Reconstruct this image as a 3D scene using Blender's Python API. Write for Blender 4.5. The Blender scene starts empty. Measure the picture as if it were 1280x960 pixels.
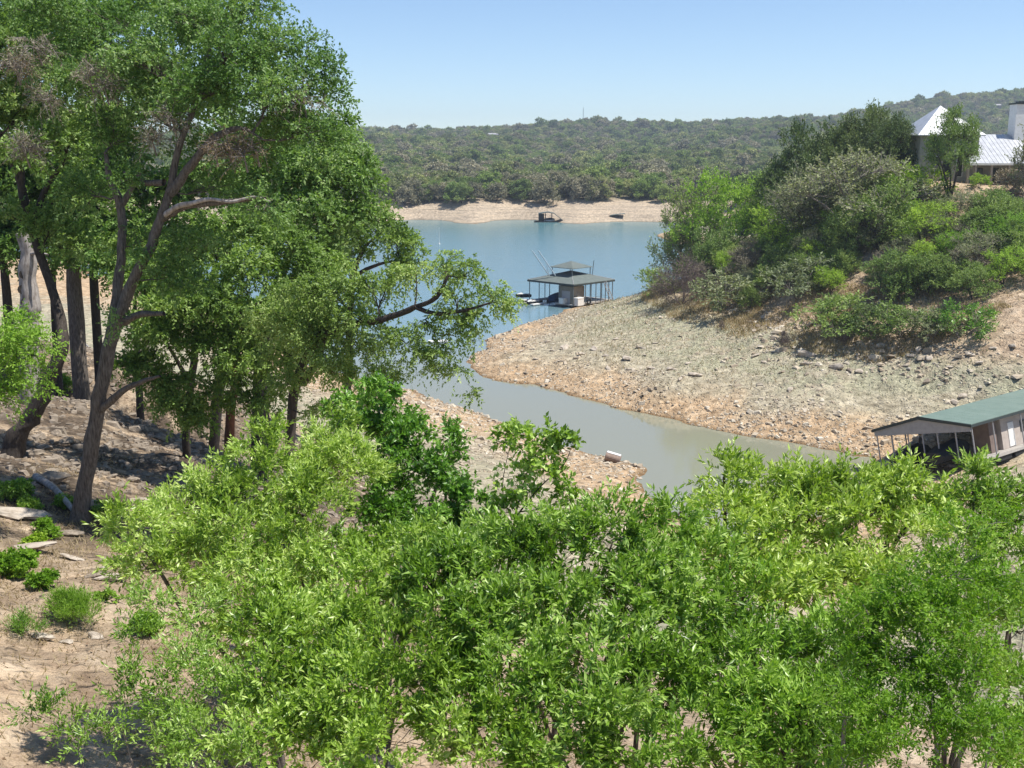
import bpy, math
import numpy as np
from mathutils import Vector, Matrix

R = np.random.default_rng(7)
S = bpy.context.scene
COL = S.collection
rad = math.radians

# ------------------------------------------------------------------ camera
F = 1372.0                     # focal length in photograph pixels (1280 wide)
CAMZ = 28.0
PITCH = math.atan(285 / F)
cam = bpy.data.cameras.new('camera')
cam.sensor_width = 36
cam.lens = 36 * F / 1280
cam.clip_start = 0.1
cam.clip_end = 20000
cam_o = bpy.data.objects.new('camera', cam)
COL.objects.link(cam_o)
cam_o.location = (0, 0, CAMZ)
cam_o.rotation_euler = (math.pi / 2 - PITCH, 0, 0)
S.camera = cam_o
CP, SP = math.cos(PITCH), math.sin(PITCH)

# ------------------------------------------------------------------ sky, sun, exposure
SUN_EL, SUN_AZ = rad(66), rad(-14)       # azimuth measured from +X towards +Y
world = bpy.data.worlds.new('World')
S.world = world
world.use_nodes = True
wn = world.node_tree
bg = wn.nodes['Background']
sky = wn.nodes.new('ShaderNodeTexSky')
sky.sky_type = 'NISHITA'
sky.sun_disc = False
sky.sun_elevation = SUN_EL
sky.sun_rotation = math.pi / 2 - SUN_AZ
sky.air_density = 1.0
sky.dust_density = 0.0
sky.ozone_density = 4.0
wn.links.new(sky.outputs[0], bg.inputs[0])
bg.inputs[1].default_value = 0.112
sky.altitude = 1800
sl = bpy.data.lights.new('sun', 'SUN')
sl.energy = 5.0
sl.angle = rad(0.53)
sl.color = (1.0, 0.955, 0.88)
sun = bpy.data.objects.new('sun', sl)
COL.objects.link(sun)
sd = Vector((math.cos(SUN_EL) * math.cos(SUN_AZ), math.cos(SUN_EL) * math.sin(SUN_AZ), math.sin(SUN_EL)))
sun.rotation_euler = sd.to_track_quat('Z', 'Y').to_euler()
sun.location = (0, 0, 300)
S.view_settings.view_transform = 'Standard'
S.view_settings.look = 'None'
S.view_settings.gamma = 1
S.view_settings.exposure = 0.5
S.render.engine = 'CYCLES'
S.cycles.max_bounces = 7
S.cycles.diffuse_bounces = 3
S.cycles.transparent_max_bounces = 6
S.cycles.volume_bounces = 0


# ------------------------------------------------------------------ placing helpers
def W(px, py, Y):
    """world point seen at photograph pixel (px, py) at forward distance Y"""
    u, v = (px - 640) / F, (py - 480) / F
    t = Y / (CP - v * SP)
    return np.array([u * t, Y, CAMZ + t * (-SP - v * CP)])


def G(px, py, z):
    u, v = (px - 640) / F, (py - 480) / F
    t = (CAMZ - z) / (SP + v * CP)
    return np.array([u * t, t * (CP - v * SP), z])


def tag(o, label=None, cat=None, group=None, kind=None):
    if label: o['label'] = label
    if cat: o['category'] = cat
    if group: o['group'] = group
    if kind: o['kind'] = kind
    return o


def empty(name, loc, label=None, cat=None, group=None, rot=(0, 0, 0)):
    o = bpy.data.objects.new(name, None)
    COL.objects.link(o)
    o.location = tuple(float(c) for c in loc)
    o.rotation_euler = rot
    o.empty_display_size = 0.3
    return tag(o, label, cat, group)


def link(name, me, parent=None, mat=None):
    o = bpy.data.objects.new(name, me)
    COL.objects.link(o)
    if mat is not None and not me.materials:
        me.materials.append(mat)
    if parent is not None:
        o.parent = parent
    return o


# ------------------------------------------------------------------ mesh helpers
def mesh_np(name, verts, polys, mat=None, smooth=False):
    """polys: list of int arrays, each (n, k)"""
    me = bpy.data.meshes.new(name)
    verts = np.asarray(verts, dtype=np.float32).reshape(-1, 3)
    me.vertices.add(len(verts))
    me.vertices.foreach_set('co', verts.ravel())
    loops = np.concatenate([p.ravel() for p in polys]).astype(np.int32)
    tot = np.concatenate([np.full(len(p), p.shape[1]) for p in polys]).astype(np.int32)
    start = np.concatenate([[0], np.cumsum(tot)[:-1]]).astype(np.int32)
    me.loops.add(len(loops))
    me.loops.foreach_set('vertex_index', loops)
    me.polygons.add(len(tot))
    me.polygons.foreach_set('loop_start', start)
    try:
        me.polygons.foreach_set('loop_total', tot)
    except Exception:
        pass
    me.polygons.foreach_set('use_smooth', np.full(len(tot), smooth))
    me.update(calc_edges=True)
    if mat is not None:
        me.materials.append(mat)
    return me


class MB:
    """collects simple solids, links them as one mesh"""
    def __init__(s):
        s.v, s.f = [], []

    def add(s, v, f):
        b = len(s.v)
        s.v += [tuple(map(float, p)) for p in v]
        s.f += [tuple(i + b for i in q) for q in f]
        return s

    def box(s, x0, x1, y0, y1, z0, z1):
        v = [(x, y, z) for z in (z0, z1) for y in (y0, y1) for x in (x0, x1)]
        return s.add(v, [(0, 2, 3, 1), (4, 5, 7, 6), (0, 1, 5, 4), (2, 6, 7, 3), (0, 4, 6, 2), (1, 3, 7, 5)])

    def bar(s, a, b, r, n=8, r2=None):
        a, b = np.array(a, float), np.array(b, float)
        d = (b - a) / max(np.linalg.norm(b - a), 1e-6)
        h = np.array([0, 0, 1.0]) if abs(d[2]) < .9 else np.array([1.0, 0, 0])
        e1 = np.cross(d, h); e1 /= np.linalg.norm(e1); e2 = np.cross(d, e1)
        r2 = r if r2 is None else r2
        v = []
        for c, rr in ((a, r), (b, r2)):
            for k in range(n):
                t = 2 * math.pi * k / n + math.pi / n
                v.append(c + rr * (math.cos(t) * e1 + math.sin(t) * e2))
        f = [(k, (k + 1) % n, n + (k + 1) % n, n + k) for k in range(n)]
        f += [tuple(range(n))[::-1], tuple(range(n, 2 * n))]
        return s.add(v, f)

    def prism(s, prof, a0, a1, axis='x'):
        """profile of (p, q) pairs extruded along axis"""
        n = len(prof)
        v = []
        for a in (a0, a1):
            for p, q in prof:
                v.append((a, p, q) if axis == 'x' else (p, a, q) if axis == 'y' else (p, q, a))
        f = [(k, (k + 1) % n, n + (k + 1) % n, n + k) for k in range(n)]
        f += [tuple(range(n))[::-1], tuple(range(n, 2 * n))]
        return s.add(v, f)

    def mesh(s, name, mat):
        me = bpy.data.meshes.new(name)
        me.from_pydata(s.v, [], s.f)
        me.update()
        me.materials.append(mat)
        return me

    def build(s, name, mat, parent=None, bevel=0):
        o = link(name, s.mesh(name, mat), parent)
        if bevel:
            m = o.modifiers.new('bevel', 'BEVEL'); m.width = bevel; m.segments = 2
        return o


def unit(a):
    return a / np.maximum(np.linalg.norm(a, axis=-1, keepdims=True), 1e-9)


def rdir(n):
    return unit(R.normal(size=(n, 3)))


def tubes(P, Rr, sides):
    """P (n,k,3), Rr (n,k) -> verts, quads"""
    n, k = P.shape[:2]
    d = unit(P[:, -1] - P[:, 0])
    h = np.where(np.abs(d[:, 2:3]) < .85, np.array([[0, 0, 1.0]]), np.array([[1.0, 0, 0]]))
    e1 = unit(np.cross(d, h)); e2 = np.cross(d, e1)
    t = np.arange(sides) * 2 * math.pi / sides
    ring = np.cos(t)[None, :, None] * e1[:, None] + np.sin(t)[None, :, None] * e2[:, None]   # n,s,3
    V = P[:, :, None] + Rr[:, :, None, None] * ring[:, None]
    idx = np.arange(n * k * sides).reshape(n, k, sides)
    a = idx[:, :-1]; b = idx[:, 1:]
    q = np.stack([a, np.roll(a, -1, 2), np.roll(b, -1, 2), b], -1).reshape(-1, 4)
    return V.reshape(-1, 3), q


def leaf_geo(P, D, N, L, Wd, fine):
    D = unit(D)
    Sx = unit(np.cross(D, N)); Nn = np.cross(Sx, D)
    L = L[:, None]; Wd = Wd[:, None]
    n = len(P)
    if fine:
        dr = R.uniform(-.05, .28, (n, 1)) * L
        v = np.stack([P,
                      P + .32 * L * D + .5 * Wd * Sx - .05 * dr * Nn,
                      P + .32 * L * D - .5 * Wd * Sx - .05 * dr * Nn,
                      P + .68 * L * D + .42 * Wd * Sx - .4 * dr * Nn,
                      P + .68 * L * D - .42 * Wd * Sx - .4 * dr * Nn,
                      P + L * D - dr * Nn], 1)
        b = np.arange(n)[:, None] * 6
        return v.reshape(-1, 3), [np.concatenate([b + [[0, 1, 2]], b + [[3, 5, 4]]]), b + [[1, 3, 4, 2]]]
    v = np.stack([P, P + .45 * L * D + .5 * Wd * Sx + .12 * Wd * Nn, P + L * D,
                  P + .45 * L * D - .5 * Wd * Sx + .12 * Wd * Nn], 1)
    b = np.arange(n)[:, None] * 4
    return v.reshape(-1, 3), [np.concatenate([b + [[0, 1, 2]], b + [[0, 2, 3]]])]


def smooth_line(pts, n=4):
    pts = [np.asarray(p, float) for p in pts]
    if len(pts) < 3:
        return [pts[0] + (pts[-1] - pts[0]) * t for t in np.linspace(0, 1, n + 1)]
    out = []
    P = [2 * pts[0] - pts[1]] + pts + [2 * pts[-1] - pts[-2]]
    for i in range(1, len(P) - 2):
        for j in range(n):
            t = j / n
            out.append(.5 * ((2 * P[i]) + (P[i + 1] - P[i - 1]) * t + (2 * P[i - 1] - 5 * P[i] + 4 * P[i + 1] - P[i + 2]) * t * t
                             + (3 * P[i] - P[i - 1] - 3 * P[i + 1] + P[i + 2]) * t ** 3))
    out.append(pts[-1])
    return out


# ------------------------------------------------------------------ materials
def mat_new(name, base=(.5, .5, .5), rough=.7, spec=.3, metal=0.0):
    m = bpy.data.materials.new(name)
    m.use_nodes = True
    b = m.node_tree.nodes['Principled BSDF']
    b.inputs['Base Color'].default_value = (*base, 1)
    b.inputs['Roughness'].default_value = rough
    b.inputs['Specular IOR Level'].default_value = spec
    b.inputs['Metallic'].default_value = metal
    return m


def nd(nt, typ, **kw):
    n = nt.nodes.new(typ)
    for k, v in kw.items():
        setattr(n, k, v)
    return n


def ramp(nt, fac, stops):
    r = nd(nt, 'ShaderNodeValToRGB')
    e = r.color_ramp.elements
    while len(e) > 1: e.remove(e[0])
    e[0].position = stops[0][0]; e[0].color = (*stops[0][1], 1)
    for p, c in stops[1:]:
        x = e.new(p); x.color = (*c, 1)
    nt.links.new(fac, r.inputs[0])
    return r.outputs[0]


def noise(nt, vec, scale, detail=4, rough=.55):
    n = nd(nt, 'ShaderNodeTexNoise')
    n.inputs['Scale'].default_value = scale
    n.inputs['Detail'].default_value = detail
    n.inputs['Roughness'].default_value = rough
    if vec is not None: nt.links.new(vec, n.inputs['Vector'])
    return n.outputs[0]


def mix(nt, fac, a, b, mode='MIX'):
    m = nd(nt, 'ShaderNodeMix', data_type='RGBA', blend_type=mode)
    for sock, val in ((m.inputs[0], fac), (m.inputs[6], a), (m.inputs[7], b)):
        if isinstance(val, (int, float)): sock.default_value = val
        elif isinstance(val, tuple): sock.default_value = (*val, 1)
        else: nt.links.new(val, sock)
    return m.outputs[2]


def mth(nt, op, a, b=None, clamp=False):
    m = nd(nt, 'ShaderNodeMath', operation=op, use_clamp=clamp)
    for i, v in enumerate((a, b)):
        if v is None: continue
        if isinstance(v, (int, float)): m.inputs[i].default_value = v
        else: nt.links.new(v, m.inputs[i])
    return m.outputs[0]


def smap(nt, v, lo, hi, a=0., b=1.):
    m = nd(nt, 'ShaderNodeMapRange', interpolation_type='SMOOTHSTEP')
    nt.links.new(v, m.inputs[0])
    for i, x in enumerate((lo, hi, a, b)): m.inputs[i + 1].default_value = x
    return m.outputs[0]


def bump(nt, h, strength, dist, bsdf):
    b = nd(nt, 'ShaderNodeBump')
    b.inputs['Strength'].default_value = strength
    b.inputs['Distance'].default_value = dist
    nt.links.new(h, b.inputs['Height'])
    nt.links.new(b.outputs[0], bsdf.inputs['Normal'])


def leaf_mat(name, cols, trans=.35, rough=.5, clump=.6, spec=.35):
    """cols: three colours, leaf to leaf variation"""
    m = mat_new(name, rough=rough, spec=spec)
    nt = m.node_tree
    b = nt.nodes['Principled BSDF']
    geo = nd(nt, 'ShaderNodeNewGeometry')
    tc = nd(nt, 'ShaderNodeTexCoord')
    r = geo.outputs['Random Per Island']
    nz = noise(nt, tc.outputs['Object'], clump, 2)
    f = mth(nt, 'ADD', mth(nt, 'MULTIPLY', r, .55), mth(nt, 'MULTIPLY', smap(nt, nz, .3, .7), .45))
    oi = nd(nt, 'ShaderNodeObjectInfo')
    c = ramp(nt, f, [(0.08, cols[0]), (.5, cols[1]), (.92, cols[2])])
    hsv = nd(nt, 'ShaderNodeHueSaturation')
    nt.links.new(c, hsv.inputs['Color'])
    vv = .7 if 'far' in name else .34
    nt.links.new(mth(nt, 'ADD', mth(nt, 'MULTIPLY', oi.outputs['Random'], vv), 1 - vv / 2), hsv.inputs['Value'])
    nt.links.new(mth(nt, 'ADD', mth(nt, 'MULTIPLY', oi.outputs['Random'], -.03), .515), hsv.inputs['Hue'])
    c = hsv.outputs[0]
    nt.links.new(c, b.inputs['Base Color'])
    tr = nd(nt, 'ShaderNodeBsdfTranslucent')
    tcol = mix(nt, 1.0, c, (1.15, 1.25, .55), 'MULTIPLY')
    nt.links.new(tcol, tr.inputs[0])
    ms = nd(nt, 'ShaderNodeMixShader')
    ms.inputs[0].default_value = trans
    nt.links.new(b.outputs[0], ms.inputs[1]); nt.links.new(tr.outputs[0], ms.inputs[2])
    nt.links.new(ms.outputs[0], nt.nodes['Material Output'].inputs[0])
    return m


def rough_mat(name, c1, c2, scale=3., rough=.85, bmp=.5, dist=.03, stretch=None, spec=.2, c3=None, metal=0.):
    m = mat_new(name, c1, rough, spec, metal)
    nt = m.node_tree; b = nt.nodes['Principled BSDF']
    tc = nd(nt, 'ShaderNodeTexCoord'); v = tc.outputs['Object']
    if stretch:
        mp = nd(nt, 'ShaderNodeMapping'); mp.inputs['Scale'].default_value = stretch
        nt.links.new(v, mp.inputs[0]); v = mp.outputs[0]
    n1 = noise(nt, v, scale, 6, .65)
    col = ramp(nt, n1, [(.3, c1), (.7, c2)] if c3 is None else [(.28, c1), (.5, c2), (.72, c3)])
    nt.links.new(col, b.inputs['Base Color'])
    if bmp: bump(nt, n1, bmp, dist, b)
    return m


M = {}
M['leaf_willow'] = leaf_mat('leaf_willow', [(.065, .135, .010), (.255, .410, .040), (.560, .690, .220)], .34, .38, .8, .5)
M['leaf_pale'] = leaf_mat('leaf_pale', [(.080, .160, .016), (.280, .430, .058), (.570, .680, .260)], .34, .38, .8, .5)
M['leaf_elm'] = leaf_mat('leaf_elm', [(0.066, 0.144, 0.017), (0.198, 0.368, 0.038), (0.432, 0.609, 0.132)], .34, .38, .8, .5)
M['leaf_feather'] = leaf_mat('leaf_feather', [(.105, .215, .012), (.230, .390, .028), (.390, .540, .070)], .45, .5, 1.2)
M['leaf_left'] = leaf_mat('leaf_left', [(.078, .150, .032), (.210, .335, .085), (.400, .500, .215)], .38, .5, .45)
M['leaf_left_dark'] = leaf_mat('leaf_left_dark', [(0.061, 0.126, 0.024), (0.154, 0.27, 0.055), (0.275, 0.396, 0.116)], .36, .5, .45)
M['leaf_brown'] = leaf_mat('leaf_brown', [(.16, .10, .06), (.26, .17, .11), (.34, .26, .18)], .25, .7, .8)
M['leaf_bright'] = leaf_mat('leaf_bright', [(0.144, 0.250, 0.025), (0.275, 0.438, 0.050), (0.400, 0.562, 0.100)], .38, .55, .5)
M['leaf_grey'] = leaf_mat('leaf_grey', [(0.121, 0.147, 0.072), (0.237, 0.273, 0.138), (0.365, 0.391, 0.224)], .25, .7, .5)
M['leaf_green'] = leaf_mat('leaf_green', [(0.111, 0.179, 0.04), (0.23, 0.323, 0.085), (0.361, 0.447, 0.15)], .3, .6, .5)
M['leaf_dark'] = leaf_mat('leaf_dark', [(0.052, 0.090, 0.025), (0.115, 0.170, 0.048), (0.207, 0.259, 0.098)], .22, .6, .5)
M['leaf_dead'] = leaf_mat('leaf_dead', [(0.166, 0.139, 0.094), (0.271, 0.236, 0.167), (0.397, 0.351, 0.253)], .1, .8, .5)
M['leaf_far_a'] = leaf_mat('leaf_far_a', [(0.152, 0.182, 0.065), (0.282, 0.314, 0.125), (0.427, 0.434, 0.204)], .22, .7, .3)
M['leaf_far_b'] = leaf_mat('leaf_far_b', [(0.094, 0.148, 0.039), (0.199, 0.272, 0.079), (0.321, 0.396, 0.131)], .22, .7, .3)
M['leaf_far_c'] = leaf_mat('leaf_far_c', [(0.183, 0.174, 0.108), (0.298, 0.279, 0.184), (0.427, 0.396, 0.269)], .12, .8, .3)
M['bark'] = rough_mat('bark', (.050, .040, .033), (.235, .205, .175), 4.5, .9, 1.0, .06, (5, 5, .8))
M['bark_dark'] = rough_mat('bark_dark', (.030, .024, .020), (.095, .080, .068), 5., .9, .8, .02, (4, 4, 1.0))
M['bark_white'] = rough_mat('bark_white', (.16, .13, .11), (.50, .46, .42), 3., .8, .8, .03, (3, 3, .8))
M['bark_red'] = rough_mat('bark_red', (.12, .045, .022), (.26, .11, .055), 4., .85, .7, .02, (4, 4, .8))
M['twig_grey'] = rough_mat('twig_grey', (.12, .10, .09), (.30, .27, .245), 6., .9, .4, .01)
M['twig_purple'] = rough_mat('twig_purple', (.085, .060, .058), (.20, .155, .15), 6., .9, .4, .01)
M['rock'] = rough_mat('rock', (.22, .175, .13), (.42, .36, .29), 2.2, .9, .7, .06, c3=(.54, .48, .40))
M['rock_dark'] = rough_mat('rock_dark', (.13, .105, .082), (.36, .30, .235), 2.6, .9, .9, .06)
M['straw'] = leaf_mat('straw', [(.22, .155, .085), (.38, .28, .165), (.52, .42, .27)], .25, .8, .5)
M['sedge'] = leaf_mat('sedge', [(.10, .13, .065), (.17, .19, .105), (.26, .26, .16)], .25, .8, .5)

# ------------------------------------------------------------------ terrain height
ctl = []


def cz(*rows):
    for px, py, z in rows: ctl.append(G(px, py, z))


def cy(*rows):
    for px, py, Y in rows: ctl.append(W(px, py, Y))


def cw(*rows):
    for x, y, z in rows: ctl.append(np.array([x, y, z], float))


# shore of the right-hand bank
cz((1150, 583, .05), (1060, 567, 0), (1000, 556, 0), (940, 545, 0), (880, 532, 0), (820, 518, 0), (760, 505, 0), (700, 492, 0), (640, 478, 0),
   (605, 468, 0), (584, 452, 0), (592, 440, 0), (612, 425, 0), (650, 406, 0), (700, 384, 0))
cw((22, 212, 0), (34, 228, 0), (48, 250, 0), (66, 280, 0), (110, 300, 0), (160, 330, .5), (12, 225, -2), (25, 250, -3), (40, 290, -4), (0, 190, -2), (-20, 150, -1.5))
# bank
cz((620, 448, 1.3), (680, 440, 2.2), (700, 405, 2.2), (750, 379, 3.8), (800, 366, 5.2), (740, 465, 2.0), (760, 430, 3.4), (850, 430, 4.4), (900, 400, 6.2),
   (850, 388, 6.2), (820, 480, 2.4), (900, 490, 2.2), (960, 460, 4.0), (1000, 420, 6.8), (1000, 490, 3.0), (1080, 500, 3.0), (1100, 430, 7.4), (1180, 440, 7.4),
   (1280, 430, 9), (1100, 470, 4.8), (1250, 480, 5.6), (1180, 510, 3.4), (1100, 540, 1.4), (1000, 530, 1.3), (940, 520, 1.2), (860, 505, 1.1), (780, 490, .9), (1280, 520, 4.2))
cz((1100, 385, 10), (1000, 385, 9), (1200, 385, 11), (1280, 385, 12), (920, 365, 8.5), (950, 330, 12.5), (860, 352, 7.6), (1100, 300, 17), (1020, 300, 15.5), (1200, 290, 18.5), (1280, 280, 19.5))
cy((1150, 230, 157), (1200, 229, 158), (1260, 228, 158), (1320, 226, 158), (1110, 236, 162), (1180, 232, 154), (1280, 232, 152), (1300, 224, 175), (1180, 224, 178))
cw((45, 200, 8), (60, 205, 13), (62, 235, 8), (80, 190, 20), (95, 205, 21), (120, 190, 24), (120, 235, 17), (80, 250, 8), (140, 260, 14), (180, 220, 24), (130, 140, 17), (150, 170, 25), (90, 110, 8), (120, 100, 12))
# cove water
cz((640, 500, -1.3), (720, 530, -1.5), (800, 545, -1.5), (880, 560, -1.2), (960, 575, -1.2), (1040, 590, -.8), (860, 600, -.8), (920, 620, -.7), (1000, 625, -.5), (600, 490, -1.0),
   (560, 475, -1.5), (560, 440, -2), (620, 400, -2.5), (660, 385, -3), (650, 340, -5), (750, 320, -6), (560, 340, -6), (480, 420, -2), (470, 380, -3), (440, 350, -4), (640, 300, -8), (780, 300, -7), (520, 300, -8))
# near bank shore
cz((880, 668, .1), (845, 640, 0), (818, 612, 0), (790, 590, 0), (750, 572, 0), (700, 558, 0), (665, 545, 0), (630, 530, 0), (600, 519, 0), (565, 508, 0), (530, 497, 0), (495, 488, 0), (450, 474, 0), (410, 462, 0), (370, 440, 0), (320, 405, 0), (250, 360, 0), (100, 335, 0))
cw((-110, 300, 0), (-200, 330, 0), (-100, 350, -5), (-250, 380, -3))
cz((760, 600, 1.3), (790, 625, 1.4), (700, 590, 1.5), (640, 560, 1.6), (600, 545, 1.7), (560, 535, 1.7), (520, 520, 1.6), (480, 520, 2.3), (430, 500, 1.8), (380, 480, 1.6),
   (740, 650, 2.6), (660, 640, 3.3), (600, 600, 3.6), (560, 580, 3.4), (520, 570, 3.8), (460, 560, 4.6), (400, 540, 4.8), (600, 680, 5.0), (700, 700, 4.2), (800, 690, 2.4), (860, 720, 2.0))
cz((60, 372, 1.6), (0, 372, 2.0), (140, 372, 1.2), (60, 350, .7), (60, 395, 3.5), (160, 400, 3.2), (260, 420, 2.0), (300, 470, 3.6))
# left slope
cy((0, 950, 15.2), (60, 870, 17.5), (130, 805, 20), (20, 790, 20.3), (60, 715, 25), (160, 735, 24), (98, 650, 30), (0, 650, 28.5), (0, 575, 37), (60, 560, 40), (150, 605, 36), (215, 570, 43),
   (130, 505, 52), (40, 500, 50), (200, 480, 65), (320, 560, 60), (330, 510, 78), (240, 610, 40), (0, 440, 62), (100, 430, 72), (-150, 500, 40), (-200, 700, 20), (-300, 400, 70), (-200, 900, 13), (220, 900, 17), (330, 850, 20))
cw((0, 50, 7), (0, 30, 12), (0, 15, 16.5), (-8, 12, 17.2), (8, 12, 16), (12, 20, 13.5), (20, 40, 6), (20, 60, 2), (14, 70, 1.6), (30, 20, 12.5), (35, 40, 8), (0, 0, 20.5), (0, -30, 25), (40, -20, 24), (-40, -20, 26), (60, 60, 8),
   (60, 20, 14), (-30, 8, 22), (-60, 40, 22), (-60, 80, 14), (-70, 130, 6), (-120, 100, 16), (-150, 180, 8), (-200, 250, 8), (-8, 75, 4.5), (-20, 60, 7.5),
   (28, 80, 1.0), (35, 78, 2.3), (41, 83, 3.0), (37, 87, 1.8), (42, 88, 2.4), (32, 93, .1), (36, 98, .2), (48, 95, 3.0), (52, 104, 2.6), (46, 106, 2.4), (26, 92, -.4), (36, 70, 3.6), (60, 90, 6))
# far side of the lake
for s in np.linspace(-.62, .75, 15):
    zsky = np.interp(s, [-.62, -.3, -.14, .06, .2, .28, .32, .36, .47, .75], [50, 50, 52, 68, 72, 78, 92, 106, 122, 116])
    far_x = s > .30
    for Y, z in ((430, -3 if not far_x else 6), (466, 0 if not far_x else 9), (482, 4.0 if not far_x else 11), (510, 8.5 if not far_x else 13), (640, 11), (800, 13 if s < .2 else 17), (1000, 21 if s < .2 else 26),
                 (1250, 36 if s < .25 else 50), (1500, .60 * zsky + 4), (1700, zsky - 4), (1900, zsky - 12), (2400, 45), (3500, 30), (6000, 30)):
        ctl.append(np.array([s * Y, Y, z]))
for sx in (-1, 1):
    cw((sx * 700, 0, 30), (sx * 2500, 0, 40), (sx * 1500, 1000, 50), (sx * 4000, 3000, 40), (sx * 300, 200, 18 if sx > 0 else 10), (sx * 400, -300, 30), (sx * 3000, -500, 40))
cw((98, 430, 20), (140, 430, 26), (80, 400, 11), (112, 360, 13), (150, 350, 20), (350, 330, 20), (250, 300, 14), (-700, 400, 0), (-450, 440, -3), (-400, 300, 5))
ctl = np.array(ctl)
KA = np.linalg.norm(ctl[:, None, :2] - ctl[None, :, :2], axis=2)
KA = np.sqrt(KA ** 2 + 1.0)
nC = len(ctl)
Pm = np.c_[np.ones(nC), ctl[:, :2] / 1000]
A = np.zeros((nC + 3, nC + 3))
A[:nC, :nC] = KA + np.eye(nC) * -.4
A[:nC, nC:] = Pm; A[nC:, :nC] = Pm.T
wts = np.linalg.solve(A, np.r_[ctl[:, 2], 0, 0, 0])
LAT = np.random.default_rng(3).random((256, 256))


def vn(x, y, s, o=0):
    x = np.asarray(x, float) / s + 17.3 * o + 500; y = np.asarray(y, float) / s + 9.1 * o + 500
    xi = np.floor(x).astype(int); yi = np.floor(y).astype(int)
    fx = x - xi; fy = y - yi
    fx = fx * fx * (3 - 2 * fx); fy = fy * fy * (3 - 2 * fy)
    a = LAT[xi % 256, yi % 256]; b = LAT[(xi + 1) % 256, yi % 256]; c = LAT[xi % 256, (yi + 1) % 256]; d = LAT[(xi + 1) % 256, (yi + 1) % 256]
    return (a * (1 - fx) + b * fx) * (1 - fy) + (c * (1 - fx) + d * fx) * fy - .5


def gz(x, y):
    x = np.atleast_1d(np.asarray(x, float)); y = np.atleast_1d(np.asarray(y, float))
    z = np.empty(len(x))
    for i in range(0, len(x), 40000):
        xs, ys = x[i:i + 40000], y[i:i + 40000]
        d = np.sqrt((xs[:, None] - ctl[None, :, 0]) ** 2 + (ys[:, None] - ctl[None, :, 1]) ** 2 + 1.0)
        z[i:i + 40000] = d @ wts[:nC] + wts[nC] + wts[nC + 1] * xs / 1000 + wts[nC + 2] * ys / 1000
    z += .55 * vn(x, y, 7, 1) + .28 * vn(x, y, 2.6, 2) + .16 * vn(x, y, 1.1, 3)
    far = np.clip((y - 560) / 300, 0, 1)
    z += far * (16 * vn(x, y, 170, 4) + 9 * vn(x, y, 70, 5))
    return z


def g1(x, y):
    return float(gz([x], [y])[0])


# terrain sheet
rows = np.concatenate([np.linspace(-60, 10, 18, endpoint=False), np.arange(10, 80, .5), np.arange(80, 232, .7), np.arange(232, 330, 2.5),
                       np.arange(330, 460, 8), np.arange(460, 530, 1.4), 530 * 1.022 ** np.arange(0, 83)])
cols = np.concatenate([-np.geomspace(2.2, .62, 18)[:-1], np.linspace(-.62, .62, 300), np.geomspace(.62, 2.2, 18)[1:]])
wid = 40 + np.maximum(rows, 0) * .93
XX = cols[None, :] * wid[:, None]
YY = np.repeat(rows[:, None], len(cols), 1)
ZZ = gz(XX.ravel(), YY.ravel()).reshape(XX.shape)
idx = np.arange(XX.size).reshape(XX.shape)
q = np.stack([idx[:-1, :-1], idx[:-1, 1:], idx[1:, 1:], idx[1:, :-1]], -1).reshape(-1, 4)

gm = mat_new('ground', rough=.95, spec=.1)
nt = gm.node_tree; b = nt.nodes['Principled BSDF']
geo = nd(nt, 'ShaderNodeNewGeometry')
pos = geo.outputs['Position']
sep = nd(nt, 'ShaderNodeSeparateXYZ'); nt.links.new(pos, sep.inputs[0])
nA = noise(nt, pos, .11, 5); nB = noise(nt, pos, .9, 6, .65); nC_ = noise(nt, pos, 4.5, 5, .7); nD = noise(nt, pos, .35, 4)
vor = nd(nt, 'ShaderNodeTexVoronoi'); vor.inputs['Scale'].default_value = 1.6
vadd = nd(nt, 'ShaderNodeVectorMath', operation='ADD')
nv = nd(nt, 'ShaderNodeTexNoise'); nv.inputs['Scale'].default_value = 2.2; nt.links.new(pos, nv.inputs[0])
nt.links.new(pos, vadd.inputs[0]); nt.links.new(nv.outputs[1], vadd.inputs[1]); nt.links.new(vadd.outputs[0], vor.inputs['Vector'])
zz = mth(nt, 'ADD', sep.outputs[2], mth(nt, 'MULTIPLY', mth(nt, 'SUBTRACT', nA, .5), 3.2))
zz = mth(nt, 'ADD', zz, mth(nt, 'MULTIPLY', mth(nt, 'SUBTRACT', nD, .5), 1.4))
sand = ramp(nt, nB, [(.3, (.36, .245, .145)), (.5, (.51, .365, .225)), (.68, (.62, .475, .32))])
grey = ramp(nt, nB, [(.3, (.28, .24, .165)), (.5, (.42, .37, .265)), (.7, (.56, .50, .375))])
greygreen = ramp(nt, nC_, [(.3, (.25, .245, .165)), (.5, (.38, .365, .25)), (.7, (.51, .48, .345))])
soil = ramp(nt, nB, [(.3, (.30, .215, .145)), (.5, (.47, .36, .25)), (.7, (.60, .485, .355))])
c = mix(nt, smap(nt, zz, 1.0, 2.6), sand, grey)
c = mix(nt, mth(nt, 'MULTIPLY', smap(nt, zz, 2.6, 4.6), smap(nt, nD, .38, .55)), c, greygreen)
c = mix(nt, smap(nt, zz, 5.8, 8.0), c, soil)
mps = nd(nt, 'ShaderNodeMapping'); mps.inputs['Scale'].default_value = (.035, .035, 1.3); nt.links.new(pos, mps.inputs[0])
strata = noise(nt, mps.outputs[0], 1.6, 6, .65)
farm = smap(nt, sep.outputs[1], 380, 440)
cream = ramp(nt, nA, [(.3, (.40, .33, .26)), (.5, (.56, .47, .37)), (.7, (.68, .59, .47))])
zs = mth(nt, 'ADD', sep.outputs[2], mth(nt, 'MULTIPLY', nA, 2.))
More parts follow.
